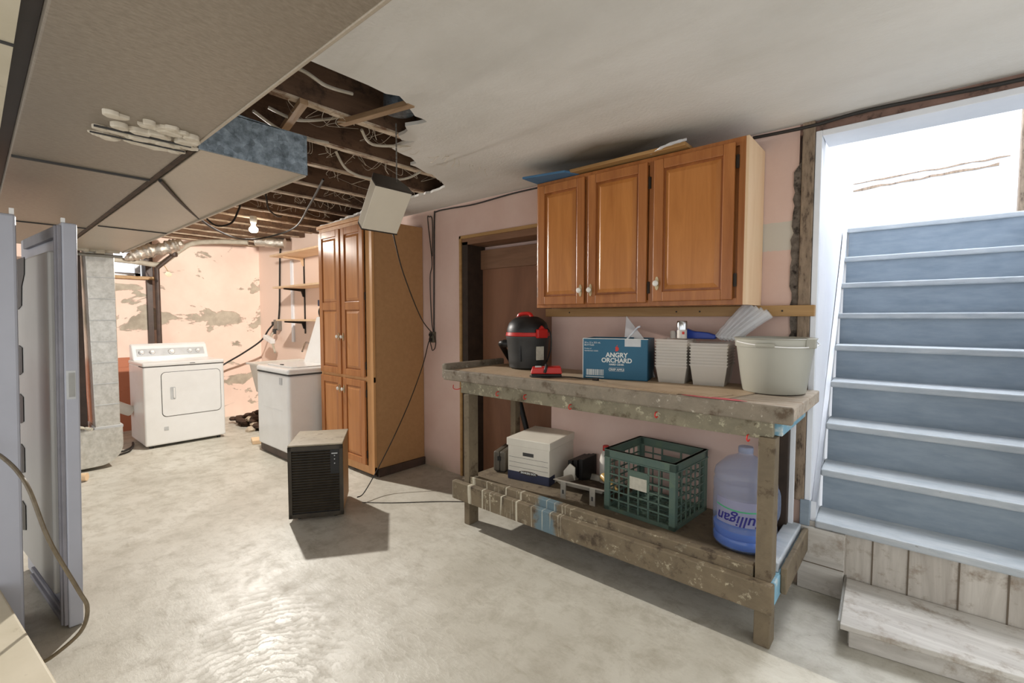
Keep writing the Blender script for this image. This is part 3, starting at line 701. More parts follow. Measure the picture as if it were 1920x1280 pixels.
# ---------------- dryer ----------------
dr = thing('dryer', 'white front-loading clothes dryer with knobbed console at the back wall', 'dryer', (-6.6,1.57,0))
X0, X1, Y0, Y1 = -6.93, -6.25, 1.19, 1.965
part('cabinet', MB().box(X0,X1,Y0,Y1,.03,.90), M['appl'], dr, bev=.018, seg=3)
part('deck', MB().box(X0,X1+.004,Y0-.003,Y1+.003,.895,.938), M['appl'], dr, bev=.014, seg=3)
part('deck_seam', MB().box(X1-.2,X1+.001,Y0-.001,Y1+.001,.890,.896), M['seam'], dr)
mb = MB(); mb.prism([(X0,.93),(X0+.19,.935),(X0+.10,1.10),(X0+.06,1.12),(X0,1.12)], Y0+.01, Y1-.01, 1); part('console', mb, M['appl'], dr, bev=.016, seg=3)
cm = Matrix.Translation((X0+.145,0,1.02)) @ Matrix.Rotation(-math.atan2(.09,.165),4,'Y')
part('control_strip', MB().box(-.004,.003,Y0+.05,Y1-.05,-.045,.05,m=cm), M['panelgrey'], dr, bev=.003)
for yy, r_ in ((1.285,.024),(1.385,.024),(1.575,.030),(1.76,.022),(1.845,.022)):
    kb = part('knob', MB().lathe([(r_,0),(r_,.006),(r_*.75,.010),(r_*.7,.03),(r_*.5,.033)],0,0,20,m=cm@Matrix.Translation((.004,yy,0))@Matrix.Rotation(R(90),4,'Y')), M['appl'], dr, smooth=True)
    part('chrome_ring', MB().lathe([(r_*1.12,0),(r_*1.12,.004),(r_,.006)],0,0,20,m=cm@Matrix.Translation((.004,yy,0))@Matrix.Rotation(R(90),4,'Y')), M['chrome'], kb, smooth=True)
def rrect(y0,y1,z0,z1,r,n=5):
    p = []
    for cx,cz,a0 in ((y1-r,z1-r,0),(y0+r,z1-r,90),(y0+r,z0+r,180),(y1-r,z0+r,270)):
        for k in range(n+1): a = R(a0+90*k/n); p.append((cx+r*math.cos(a), cz+r*math.sin(a)))
    return p
part('door_seam', MB().prism(rrect(1.345,1.925,.335,.83,.045), X1-.001, X1+.0015, 0), M['seam'], dr)
do = part('door', MB().prism(rrect(1.350,1.920,.340,.825,.042), X1, X1+.007, 0), M['appl'], dr, bev=.002)
hd = part('handle_recess', MB().prism(rrect(1.425,1.475,.52,.66,.01,3), X1+.006, X1+.0085, 0), M['panelgrey'], do)
part('handle', MB().box(X1+.006,X1+.016,1.452,1.468,.535,.65), M['appl'], do, bev=.003)
part('badge', MB().box(X1+.0005,X1+.003,1.36,1.40,.185,.225), M['panelgrey'], dr)
part('brand_mark', MB().box(X1+.003,X1+.0055,1.62,1.67,.912,.918), M['seam'], dr)
for x in (X0+.06,X1-.06):
    for y in (Y0+.06,Y1-.06): part('foot', MB().cyl((x,y,.001),(x,y,.035),.02,12), M['dkgrey'], dr)

# ---------------- washer ----------------
wa = thing('washing_machine', 'white top-loading washing machine with raised lid next to the pantry cabinet', 'washing machine', (-4.99,2.36,0))
part('cabinet', MB().box(-5.37,-4.61,2.0,2.70,.08,.86), M['appl'], wa, bev=.03, seg=4)
part('kick_base', MB().box(-5.35,-4.63,2.02,2.69,.012,.08), M['ironpipe'], wa, label='brown stained base frame')
part('top_deck', MB().box(-5.375,-4.605,1.995,2.70,.866,.925), M['appl'], wa, bev=.028, seg=4)
part('deck_seam', MB().box(-5.366,-4.614,2.004,2.698,.858,.868), M['seam'], wa)
part('tub_rim', MB().prism([(-5.28,2.08),(-4.70,2.08),(-4.68,2.12),(-4.68,2.50),(-5.30,2.50),(-5.30,2.12)], .925, .937), M['appl'], wa, bev=.008, seg=3)
mb = MB(); mb.rings([[(-5.22,2.44,.93),(-4.66,2.44,.93),(-4.66,2.465,.93),(-5.22,2.465,.93)],[(-5.10,2.545,1.44),(-4.68,2.545,1.44),(-4.68,2.57,1.43),(-5.10,2.57,1.43)]]); part('lid', mb, M['appl'], wa, bev=.01, seg=3)
part('console', MB().prism([(2.60,.92),(2.72,.92),(2.74,1.14),(2.69,1.15)], -5.36, -4.62, 0), M['appl'], wa, bev=.012)
part('sticker', MB().box(-4.80,-4.74,1.996,1.9995,.76,.83), M['panelgrey'], wa)
part('lid_latch', MB().box(-5.02,-4.97,2.10,2.12,.937,.945), M['dkgrey'], wa)
part('front_mark', MB().box(-5.2,-4.75,1.999,2.0005,.50,.502), M['panelgrey'], wa)
for x in (-5.31,-4.67):
    for y in (2.06,2.64): part('foot', MB().cyl((x,y,.0),(x,y,.015),.02,12), M['dkgrey'], wa)
# laundry tub
tb = thing('laundry_tub', 'white laundry tub on thin legs behind the washing machine', 'laundry tub', (-5.9,2.45,0))
mb = MB()
mb.rings([[(-6.12,2.27,.52),(-5.62,2.27,.52),(-5.62,2.80,.52),(-6.12,2.80,.52)],[(-6.18,2.22,.86),(-5.56,2.22,.86),(-5.56,2.85,.86),(-6.18,2.85,.86)],[(-6.21,2.19,.86),(-5.53,2.19,.86),(-5.53,2.86,.86),(-6.21,2.86,.86)],[(-6.21,2.19,.885),(-5.53,2.19,.885),(-5.53,2.86,.885),(-6.21,2.86,.885)],[(-6.14,2.25,.88),(-5.60,2.25,.88),(-5.60,2.81,.88),(-6.14,2.81,.88)],[(-6.09,2.30,.56),(-5.65,2.30,.56),(-5.65,2.78,.56),(-6.09,2.78,.56)]])
part('basin', mb, M['appl_side'], tb, bev=.006)
for x in (-6.09,-5.66):
    for y in (2.30,2.76): part('leg', MB().box(x-.014,x+.014,y-.014,y+.014,.0,.53), M['appl_side'], tb)
part('faucet', MB().tube([(-5.75,2.84,1.02),(-5.72,2.76,1.10),(-5.62,2.66,1.12),(-5.50,2.56,1.03)],.012,8), M['chrome'], tb, smooth=True)
solo('wood_block', MB().prism([(-5.80,2.08),(-5.62,2.03),(-5.58,2.11),(-5.76,2.16)], .001, .045), M['pine'], 'small pale wood block on floor near laundry tub foot', 'block', bev=.004)

# rubble pile in the corner
random.seed(3)
for i in range(80):
    x = -7.15+random.uniform(0,1.0); y = 2.22+random.uniform(0,.5)
    lay = i//26; r = random.uniform(.035,.075); z0 = .001+lay*.042
    if lay: x = -6.6+(x+6.6)*(1-.2*lay); y = 2.47+(y-2.47)*(1-.2*lay)
    mb = MB(); n = random.randint(5,7); rs = []
    for zf, k in ((0,.9),(.5,1.05),(1,.6)):
        rs.append([(x+r*k*random.uniform(.8,1.1)*math.cos(q*2*math.pi/n)*1.3, y+r*k*random.uniform(.8,1.1)*math.sin(q*2*math.pi/n), z0+zf*r*.9) for q in range(n)])
    mb.rings(rs)
    pale = i % 4 == 0
    solo('rubble_chunk', mb, M['rubblepale'] if pale else M['rubble'], 'pale broken plaster chunk in the rubble heap between dryer and laundry tub' if pale else 'dark crumbled chunk in the rubble heap between dryer and laundry tub', 'rubble', 'pale rubble chunks' if pale else 'dark rubble chunks')
random.seed(11)

# wall shelves over the laundry
nm_ = ('top','middle','lowest')
for i, (z, xl_, dep) in enumerate(((2.20,-6.30,.32),(1.80,-6.28,.30),(1.385,-6.25,.28))):
    s_ = thing('wall_shelf', '%s of the three pale wooden shelves on the wall over the laundry tub' % nm_[i], 'shelf', (-5.4,2.72,z), 0, 'laundry wall shelves')
    part('board', MB().box(xl_,-4.60,YW-.012-dep,YW-.012,z,z+.022), M['pine'], s_, bev=.003)
    for bx in (-6.05,-5.0):
        part('bracket', MB().prism([(YW-.012,z-.001),(YW-.012,z-.11),(YW-.03,z-.10),(YW-.05,z-.035),(YW-.27,z-.018),(YW-.27,z-.001)], bx-.008, bx+.008, 0), M['black'] if i else M['pine'], s_)
for i, x in enumerate((-6.05,-5.0)):
    solo('shelf_standard', MB().box(x-.012,x+.012,YW-.012,YW-.001,1.22,2.19), M['black'], ('left' if i == 0 else 'right')+' black metal shelf standard holding the laundry shelves', 'shelf standard')
solo('white_board', MB().box(-6.42,-6.36,YW-.02,YW-.001,1.1,2.19), M['white_trim'], 'narrow white strip fixed to wall left of the shelf standard', 'strip')
hn = thing('headband_tool', 'dark blue and black looped tool standing on the lowest laundry shelf', 'tool', (-5.1,2.66,1.41))
part('block', MB().box(-5.22,-4.98,2.62,2.72,1.56,1.63), M['bnavy'], hn, bev=.005)
part('loop', MB().tube([(-5.18,2.65,1.56),(-5.24,2.65,1.50),(-5.20,2.65,1.425),(-5.12,2.65,1.42),(-5.06,2.65,1.50),(-5.08,2.65,1.57)],.014,8), M['black'], hn, smooth=True)
# laundry wiring
lo = thing('junction_box', 'grey junction box with plugs on the wall above the laundry tub', 'junction box', (-6.83,2.85,1.25))
part('box', MB().box(-6.90,-6.76,2.81,2.868,1.25,1.40), M['steel'], lo, bev=.006)
part('plug', MB().box(-6.94,-6.90,2.80,2.84,1.32,1.37), M['black'], lo, bev=.004)
part('plug', MB().box(-6.84,-6.80,2.77,2.81,1.20,1.27), M['dkgrey'], lo, bev=.004)
solo('laundry_cable', MB().tube([(-6.83,2.855,1.40),(-6.79,2.855,1.6),(-6.76,2.855,2.0),(-6.74,2.855,2.25),(-6.70,2.85,2.38)],.012,6), M['cable'], 'dark cable rising from junction box beside the laundry shelves', 'cable', smooth=True)
part('power_cord', MB().tube([(-6.93,2.82,1.33),(-7.0,2.78,1.25),(-7.06,2.7,1.1),(-7.2,2.5,.92),(-7.3,2.3,.78),(-7.25,2.1,.66),(-7.0,1.99,.62)],.012,6), M['cable'], dr, smooth=True)
ps = thing('power_bar', 'white power bar with short cord hanging below the junction box', 'power bar', (-6.8,2.7,1.1))
part('bar', MB().box(-.13,.13,-.03,.03,-.03,.03,m=Matrix.Translation((-6.78,2.70,1.13))@Matrix.Rotation(R(14),4,'Y')), M['appl'], ps, bev=.006)
part('cord', MB().tube([(-6.82,2.79,1.22),(-6.80,2.74,1.18),(-6.66,2.70,1.06),(-6.5,2.66,.96)],.014,6), M['greycable'], ps, smooth=True)

# ---------------- back wall pipes ----------------
solo('drain_pipe', MB().cyl((-7.42,1.60,.02),(-7.42,1.60,2.10),.028,14), M['ironpipe'], 'dark vertical pipe on the flaking back wall behind dryer', 'pipe', smooth=True)
solo('brown_wall_strip', MB().box(-7.498,-7.46,1.50,1.555,.95,1.95), M['ironpipe'], 'brown strip of wood left of the vertical pipe on the back wall', 'strip')
mp_ = thing('main_pipe_bundle', 'thick grey pipe bending up from left across the laundry window', 'pipe', (-6.9,1.3,2.05))
part('pipe', MB().tube([(-7.0,.55,2.10),(-7.0,.95,2.10),(-7.0,1.30,2.085),(-7.0,1.52,2.07),(-7.0,1.62,2.14),(-6.95,1.74,2.26),(-6.9,1.88,2.36),(-6.75,2.15,2.395),(-6.6,2.4,2.40)],.030,12), M['greycable'], mp_, smooth=True)
part('clamp', MB().tube([(-5.90,.80,2.0),(-5.74,.80,2.03),(-5.74,.80,2.12),(-5.9,.80,2.15)],.012,8), M['steel'], mp_, smooth=True)
solo('cross_pipe', MB().cyl((-5.72,.40,2.055),(-5.72,.95,2.055),.026,12).cyl((-5.72,.78,2.055),(-5.72,.84,2.055),.042,14).cyl((-5.72,.70,2.055),(-5.72,.73,2.055),.036,14), M['greycable'], 'pale grey pipe with ribbed coupling crossing in front of the galvanised duct', 'pipe', smooth=True)
solo('cross_pipe', MB().cyl((-5.72,.40,2.0),(-5.72,.97,2.0),.014,10), M['steel'], 'thin pipe just beneath the ribbed pipe on the galvanised duct', 'pipe', smooth=True)
fx = [(-6.95,1.20,2.10),(-6.9,1.30,2.16),(-6.9,1.42,2.215),(-6.85,1.55,2.25),(-6.85,1.66,2.30),(-6.85,1.74,2.34)]
solo('flex_duct', MB().tube(fx,[.012+.0105*min(k,6) for k in range(26)]+[.07,.062,.055,.045,.04],12,jag=.20), M['foil'], 'crumpled silver foil vent duct hanging before the laundry window', 'duct', smooth=True)
solo('branch_pipe', MB().cyl((-6.95,1.50,2.02),(-6.92,1.66,2.19),.022,12).lathe([(.03,0),(.042,.01),(.042,.05),(.03,.06)],0,0,14,m=Matrix.Translation((-6.92,1.665,2.17))), M['ironpipe'], 'short brown branch pipe with round cap below the grey pipe', 'pipe', smooth=True)
solo('hanging_tag', MB().prism([(1.58,1.96),(1.61,1.93),(1.64,1.93),(1.66,1.96),(1.635,1.99),(1.60,1.99)], -6.99,-6.985, 0).tube([(-6.987,1.62,1.99),(-6.99,1.60,2.03),(-7.0,1.57,2.09)],.004,5), M['amber'], 'small tan tag hanging on string below the pipes', 'tag')
solo('white_vent_hose', MB().tube([(-6.75,.90,.50),(-6.75,1.0,.46),(-6.78,1.10,.40),(-6.8,1.17,.36)],.06,14), M['appl_side'], 'white hose passing between galvanised duct and the dryer', 'hose', smooth=True)
solo('floor_cables', MB().tube([(-6.4,.95,.02),(-6.35,1.02,.012),(-6.5,1.12,.012),(-6.7,1.16,.012)],.011,6).tube([(-6.2,.94,.012),(-6.3,1.06,.012),(-6.55,1.13,.012)],.009,6), M['cable'], 'dark cables lying on floor between galvanised duct and dryer', 'cable', smooth=True)
solo('wood_scrap', MB().cyl((-5.55,.45,.04),(-5.45,.62,.04),.035,10), M['pine'], 'short pale wood offcut on floor below the galvanised duct', 'wood scrap', smooth=True)
solo('newspaper_scrap', MB().tube([(-5.77,.55,.40),(-5.74,.60,.43),(-5.76,.66,.41),(-5.73,.70,.40)],.012,6,jag=.4), M['paper'], 'crumpled paper tucked on the galvanised duct boot', 'paper')

# ---------------- bulb & ceiling wires ----------------
bl = thing('light_bulb', 'bare glowing light bulb under the open ceiling joists', 'light bulb', (-5.13,1.92,2.36))
part('socket', MB().lathe([(.03,2.452),(.034,2.42),(.028,2.385),(.022,2.375)],-5.13,1.92,16), M['ceramic'], bl, smooth=True)
bz = 2.40
part('glass', MB().lathe([(.012,2.375),(.016,2.36),(.028,2.345),(.040,2.33),(.042,2.315),(.036,2.300),(.022,2.291),(.004,2.288)],-5.13,1.92,20), M['glow'], bl, smooth=True)
solo('swag_wire', MB().tube([(-2.58,.58,2.04),(-3.2,.85,2.05),(-3.9,1.20,2.07),(-4.6,1.62,2.13),(-4.9,1.95,2.22),(-4.5,2.05,2.28),(-3.9,1.9,2.36),(-3.3,1.72,2.43)],.008,6), M['cable'], 'long dark wire swagging from big duct edge past the bulb to the joists', 'wire', smooth=True)
solo('loop_wire', MB().tube([(-4.6,1.30,2.44),(-4.6,1.33,2.30),(-4.6,1.42,2.22),(-4.6,1.54,2.26),(-4.6,1.60,2.38),(-4.6,1.62,2.44)],.008,6), M['cable'], 'grey wire hanging in a round loop left of the bulb', 'wire', smooth=True)
solo('loop_wire', MB().tube([(-3.9,1.55,2.46),(-3.92,1.57,2.36),(-4.0,1.62,2.30),(-4.1,1.72,2.28),(-4.2,1.8,2.30)],.007,6), M['cable'], 'short dark wire hooking down from joists right of the round loop', 'wire', smooth=True)
for pts, lb in (([(-2.02,.80,2.46),(-2.0,.95,2.47),(-2.03,1.08,2.46),(-2.05,1.22,2.48)],'thick tan cable in joist bay nearest the straight plaster edge'),
                ([(-2.45,1.0,2.46),(-2.42,1.12,2.43),(-2.38,1.25,2.46),(-2.3,1.32,2.48)],'tan cable sagging above the galvanised duct end'),
                ([(-2.5,.95,2.44),(-2.6,1.15,2.42),(-2.62,1.4,2.44)],'thin tan cable behind the galvanised duct end'),
                ([(-2.72,1.50,2.44),(-2.76,1.60,2.36),(-2.72,1.75,2.33),(-2.65,1.95,2.36),(-2.6,2.05,2.42)],'tan cable drooping in the torn plaster hole'),
                ([(-2.35,1.45,2.46),(-2.40,1.55,2.42),(-2.3,1.7,2.43),(-2.25,1.8,2.46)],'short looped tan cable near the lath strip')):
    solo('ceiling_cable', MB().tube(pts,.008,6), M['greycable'], lb, 'cable', smooth=True)
# cobwebs: nobody could count the threads
random.seed(5)
mb = MB()
for i in range(150):
    j = random.choice(jx[:6]); y = random.uniform(1.0,2.4); z = 2.45
    k = random.random()
    if k < .6:
        L = random.uniform(.02,.07); mb.tube([(j,y,z),(j+random.uniform(-.02,.02),y+random.uniform(-.03,.03),z-L*.6),(j+random.uniform(-.03,.03),y+random.uniform(-.03,.03),z-L)],.0014,4)
    else:
        L = random.uniform(.1,.3); mb.tube([(j,y,z),(j-L*.5,y+random.uniform(-.1,.1),z-.03),(j-L,y+random.uniform(-.15,.15),z+.05)],.0010,4)
cw = solo('cobwebs', mb, M['web'], 'dusty cobwebs trailing from the exposed ceiling joists', 'cobweb'); cw['kind'] = 'stuff'

# ---------------- workbench ----------------
wb_ = thing('workbench', 'long weathered wooden workbench against the pink wall with lower shelf', 'workbench', (-1.45,2.5,0))
ZT = 1.055
part('tabletop', MB().prism([(-2.56,2.225),(-.376,2.205),(-.374,2.845),(-2.56,2.845)], .995, ZT), M['benchtop'], wb_, bev=.006)
mb = MB(); mb.prism([(-2.565,2.205),(-.376,2.185),(-.376,2.215),(-2.565,2.235)], .985, ZT+.004); part('front_edge', mb, M['benchedge'], wb_, bev=.010, seg=3)
part('left_rim', MB().box(-2.585,-2.545,2.21,2.845,.995,ZT+.045), M['benchedge'], wb_, bev=.012, seg=3)
part('front_apron', MB().box(-2.40,-.455,2.225,2.26,.905,.992), M['bench'], wb_, bev=.004)
part('side_apron', MB().box(-.462,-.425,2.26,2.80,.92,.992), M['bluepaint'], wb_, bev=.004, label='blue-painted right end apron')
part('side_apron', MB().box(-2.40,-2.365,2.26,2.80,.905,.992), M['bench'], wb_, bev=.004)
def leg(x0,x1,y0,y1,z0,z1,mt='benchleg'): part('leg', MB().box(x0,x1,y0,y1,z0,z1), M[mt], wb_, bev=.004)
leg(-.505,-.440,2.20,2.285,.0,.918); leg(-2.345,-2.295,2.20,2.29,.0,.904)
leg(-2.39,-2.34,2.74,2.80,.0,.985); leg(-.565,-.49,2.76,2.83,.0,.985,'darkjamb')
part('back_leg_strip', MB().box(-.49,-.470,2.80,2.83,.0,.985), M['white_trim'], wb_)
part('shelf', MB().box(-2.40,-.44,2.23,2.83,.268,.300), M['shelfdust'], wb_, bev=.004)
part('front_rail', MB().box(-2.42,-.425,2.155,2.198,.175,.300), M['benchrail'], wb_, bev=.006)
part('shelf_kerb', MB().box(-2.285,-.512,2.20,2.245,.268,.345), M['benchrail'], wb_, bev=.005)
part('end_rail', MB().box(-.462,-.425,2.20,2.83,.20,.300), M['bluepaint'], wb_, bev=.005)
part('end_board', MB().box(-.505,-.434,2.30,2.83,.30,.345), M['stairtread'], wb_, bev=.006)
part('rail_block', MB().box(-.425,-.400,2.30,2.83,.21,.33), M['benchleg'], wb_, bev=.006)
for x, zz in ((-2.04,.95),(-1.81,.955),(-1.48,.935),(-.97,.96),(-.55,.915)):
    part('hook', MB().tube([(x,2.224,zz),(x,2.205,zz),(x,2.198,zz-.015),(x+.004,2.203,zz-.024),(x+.008,2.212,zz-.018)],.003,6), M['red'], wb_, smooth=True, label='small red screw hook')
part('coat_hook', MB().tube([(-2.40,2.25,.94),(-2.44,2.23,.925),(-2.47,2.22,.93),(-2.47,2.22,.955)],.003,6), M['red'], wb_, smooth=True, label='red wire hook')
part('paint_stain', MB().prism([(-.85,2.225),(-.75,2.21),(-.62,2.215),(-.56,2.23),(-.62,2.26),(-.80,2.25)], ZT+.0045, ZT+.0055), M['redpaint'], wb_, label='pinkish red paint stain')
solo('hardboard_sheet', MB().prism([(-2.50,2.27),(-.88,2.235),(-.87,2.26),(-.66,2.27),(-.60,2.52),(-.62,2.80),(-2.50,2.82)], ZT+.0004, ZT+.004), M['mat'], 'thin brown hardboard sheet covering the bench top', 'sheet')
solo('hardboard_offcut', MB().prism([(-1.10,2.26),(-.72,2.235),(-.66,2.38),(-1.08,2.40)], ZT+.0044, ZT+.008), M['mat'], 'small brown board offcut at right front of bench top', 'sheet')
TB = ZT+.004
# shop vacuum
sv = thing('shop_vacuum', 'black and red wet-dry shop vacuum on the left of bench top', 'vacuum cleaner', (-2.17,2.68,TB))
cx_, cy_ = -2.16, 2.67; z0 = TB+.001
part('tank', MB().lathe([(.12,z0),(.136,z0+.012),(.144,z0+.10),(.154,z0+.21),(.160,z0+.225),(.160,z0+.235)],cx_,cy_,40), M['dkgrey'], sv, smooth=True)
part('red_band', MB().lathe([(.159,z0+.236),(.162,z0+.24),(.158,z0+.262),(.154,z0+.264)],cx_,cy_,40), M['red'], sv, smooth=True)
part('motor_head', MB().lathe([(.153,z0+.264),(.151,z0+.29),(.137,z0+.33),(.108,z0+.358),(.07,z0+.376),(.01,z0+.38)],cx_,cy_,40), M['black'], sv, smooth=True)
part('carry_handle', MB().tube([(cx_-.065,cy_-.03,z0+.365),(cx_-.045,cy_-.03,z0+.392),(cx_+.03,cy_-.02,z0+.396),(cx_+.055,cy_-.02,z0+.372)],.014,8), M['red'], sv, smooth=True)
vm = Matrix.Translation((cx_,cy_,z0))@Matrix.Rotation(R(76),4,'Z')
part('latch', MB().box(-.045,.045,-.178,-.150,.225,.288,m=vm).prism([(-.03,.285),(.03,.285),(.0,.315)], -.172,-.150,1,m=vm), M['red'], sv, bev=.006, label='red side latch')
part('label', MB().box(-.03,.03,-.1555,-.145,.07,.165,m=Matrix.Translation((cx_,cy_,z0))@Matrix.Rotation(R(74),4,'Z')), M['paper'], sv)
part('drip_slot', MB().box(-.004,.004,-.1545,-.140,.06,.17,m=Matrix.Translation((cx_,cy_,z0))@Matrix.Rotation(R(19),4,'Z')), M['black'], sv)
part('hose_port', MB().cyl((cx_-.11,cy_-.06,z0+.175),(cx_-.165,cy_-.08,z0+.178),.03,16), M['black'], sv, smooth=True)
part('hose', MB().tube([(cx_-.13,cy_-.065,z0+.178),(cx_-.19,cy_-.075,z0+.178),(cx_-.27,cy_+.02,z0+.150),(cx_-.32,cy_+.13,z0+.08),(cx_-.34,cy_+.235,z0-.03),(cx_-.34,cy_+.27,z0-.2),(cx_-.26,cy_+.27,z0-.45),(cx_-.17,cy_+.265,z0-.70)],.022,12), M['black'], sv, smooth=True)
part('power_cord', MB().tube([(cx_+.13,cy_+.04,z0+.30),(cx_+.175,cy_+.04,z0+.26),(cx_+.18,cy_+.04,z0+.15),(cx_+.15,cy_+.03,z0+.05)],.005,6), M['black'], sv, smooth=True)
solo('note_card', MB().box(-2.60,-2.50,YW+.183,YW+.189,1.25,1.33), M['paper'], 'small scribbled pale card on brown door panel behind the vacuum', 'card')
# battery charger
ch = thing('battery_charger', 'red and black tool battery charger with cord on bench top', 'charger', (-1.76,2.36,TB), R(38))
part('base', MB().prism([(-.095,-.05),(.095,-.05),(.095,.05),(-.095,.05)], .001,.022), M['black'], ch, world=False, bev=.008)
mb = MB(); mb.rings([[(-.098,-.052,.022),(.098,-.052,.022),(.098,.052,.022),(-.098,.052,.022)],[(-.086,-.044,.060),(.090,-.042,.066),(.090,.046,.066),(-.086,.046,.060)]])
part('shell', mb, M['red'], ch, world=False, bev=.006)
part('grip', MB().tube([(-.01,-.052,.03),(.0,-.044,.068),(.0,.044,.068),(-.01,.052,.03)],.009,8), M['black'], ch, world=False, smooth=True)
part('label', MB().prism([(-.070,-.030),(-.030,-.030),(-.030,.030),(-.070,.030)], .061,.0645), M['panelgrey'], ch, world=False)
solo('charger_cord', MB().tube([(-1.84,2.30,TB+.006),(-1.80,2.26,TB+.006),(-1.70,2.27,TB+.006),(-1.66,2.34,TB+.006),(-1.60,2.40,TB+.006),(-1.50,2.385,TB+.006),(-1.44,2.40,TB+.006)],.0035,6).box(-1.445,-1.41,2.39,2.41,TB+.001,TB+.016), M['cable'], 'thin black charger cord with plug trailing across bench top', 'cord', smooth=True)
# cider carton
ca = math.atan2(.11,.34)
cc = thing('cider_carton', 'blue printed cardboard beer carton on the middle of bench top', 'carton', (-1.548,2.452,TB), R(16))
CW, CD, CH = .385,.25,.245
part('box', MB().box(0,CW,0,.004,.001,CH).box(0,CW,CD-.004,CD,.001,CH).box(0,.004,0,CD,.001,CH).box(CW-.004,CW,0,CD,.001,CH).box(0,CW,0,CD,.001,.005), M['ciderblue'], cc, world=False)
part('top_flap', MB().box(.004,.13,.004,CD-.004,CH-.012,CH-.008).box(CW-.11,CW-.004,.004,CD-.004,CH-.012,CH-.008), M['kraft'], cc, world=False)
part('top_edge', MB().box(-.001,CW+.001,-.002,.003,CH-.003,CH+.001).box(-.002,.002,-.002,.0,.001,CH), M['print'], cc, world=False)
cm_ = ROOTM[cc.name]
def tx(s, x, z, size, mat='print', al='CENTER', sx=1, bold=0): return text('printed_text', s, M[mat], cc, size, cm_@Matrix.Translation((x,-.0006,z))@Matrix.Rotation(R(90),4,'X'), .0004, al, sx, bold)
tx('ANGRY', .205,.135,.038,bold=.0012); tx('ORCHARD', .205,.103,.038,bold=.0012,sx=.98); tx('HARD CIDER', .205,.086,.015,bold=.0004); tx('CRISP APPLE', .205,.055,.017,bold=.0005)
tx('24 x 12 x 355 mL', .008,.215,.014,al='LEFT'); tx('BOTTLES', .008,.200,.015,al='LEFT'); tx('Product of', .008,.180,.010,al='LEFT'); tx('FERMENTED CIDER', .008,.166,.010,al='LEFT')
part('print_line', MB().box(.16,.25,-.001,0,.0715,.0725).box(.16,.25,-.001,0,.050,.051), M['print'], cc, world=False)
part('apple_mark', MB().prism([(.205+.013*math.cos(a*math.pi/8)*(1 if abs(a-8)>1 else .55), .184+.014*math.sin(a*math.pi/8)) for a in range(16)], -.001, 0, 1), M['printred'], cc, world=False)
part('apple_stalk', MB().prism([(.203,.196),(.206,.196),(.211,.207),(.207,.207)], -.001, 0, 1), M['printred'], cc, world=False)
mb = MB(); x = .022
while x < .125:
    ww = random.choice((.0015,.0025,.004)); mb.box(x,x+ww,-.001,0,.022,.058); x += ww+random.choice((.0018,.003))
mb.box(.018,.13,-.001,0,.010,.015); part('barcode', mb, M['print'], cc, world=False)
part('pale_patch', MB().box(.252,.345,-.001,0,.20,.243), M['panelgrey'], cc, world=False)
# loose bits standing behind the carton: a metal angle and clear divider
solo('clear_divider', MB().prism([(-1.45,1.06),(-1.22,1.06),(-1.30,1.30),(-1.42,1.44)], 2.76, 2.763, 1), M['wrap'], 'clear pointed plastic sheet standing behind the beer carton', 'plastic sheet')
solo('metal_angle', MB().tube([(-1.395,2.72,1.29),(-1.31,2.70,1.37),(-1.295,2.70,1.375)],.007,4,smooth=False), M['white_trim'], 'thin pale metal strip sticking up behind the beer carton', 'strip')
# nested containers
def container_mb(wx, wy, h):
    mb = MB(); o = [(-1,-1),(1,-1),(1,1),(-1,1)]
    def ring(a, b_, z): return [(a*p, b_*q, z) for p, q in o]
    mb.rings([ring(wx/2*.80,wy/2*.84,0), ring(wx/2*.955,wy/2*.955,h-.007), ring(wx/2,wy/2,h-.007), ring(wx/2,wy/2,h), ring(wx/2*.96,wy/2*.97,h), ring(wx/2*.78,wy/2*.82,.002)])
    return mb
base = None
def stack(cx, cy, n, step, wx, wy, h, lab, grp, rz):
    b0 = part('food_container', container_mb(wx, wy, h), M['tubplastic'], None); recentre(b0); b0.rotation_euler.z = rz
    b0.location = (cx, cy, TB+.001)
    pos = ['lowest'] + ['%s from the bottom' % s for s in 'second third fourth fifth sixth seventh eighth ninth tenth eleventh twelfth'.split()]
    for k in range(n):
        o = b0 if k == 0 else copy_tree(b0)
        o.location = (cx, cy, TB+.001+k*step)
        tag(o, 'clear plastic food container, %s in the %s' % ('topmost' if k == n-1 else pos[k], lab), 'container', grp)
stack(-1.065,2.695,10,.0165,.178,.25,.098,'left stack by the carton','left stack of clear containers',R(8))
stack(-.868,2.72,8,.0165,.195,.26,.115,'right stack by the bucket','right stack of clear containers',R(8))
sc_ = thing('spray_can', 'silver-capped clear spray bottle standing in the left container stack', 'bottle', (-1.02,2.66,TB))
part('body', MB().lathe([(.024,1.31),(.027,1.312),(.027,1.355),(.026,1.36)],-1.02,2.66,24), M['whitebottle'], sc_, smooth=True)
part('cap', MB().lathe([(.0285,1.36),(.0285,1.405),(.026,1.41)],-1.02,2.66,24), M['chrome'], sc_, smooth=True)
part('label_spot', MB().box(-1.01,-.998,2.634,2.640,1.335,1.350), M['printred'], sc_)
bc = thing('blue_tool', 'blue plastic gun-shaped tool lying on the left container stack', 'tool', (-.98,2.74,1.31))
part('body', MB().prism([(-1.06,1.308),(-.86,1.308),(-.85,1.33),(-.90,1.345),(-.98,1.352),(-1.05,1.375),(-1.08,1.36)], 2.72, 2.76, 1), M['bluetape'], bc, bev=.006)
part('nozzle', MB().lathe([(.018,1.308),(.018,1.345),(.012,1.352)],-1.10,2.735,14), M['whitebottle'], bc, smooth=True)
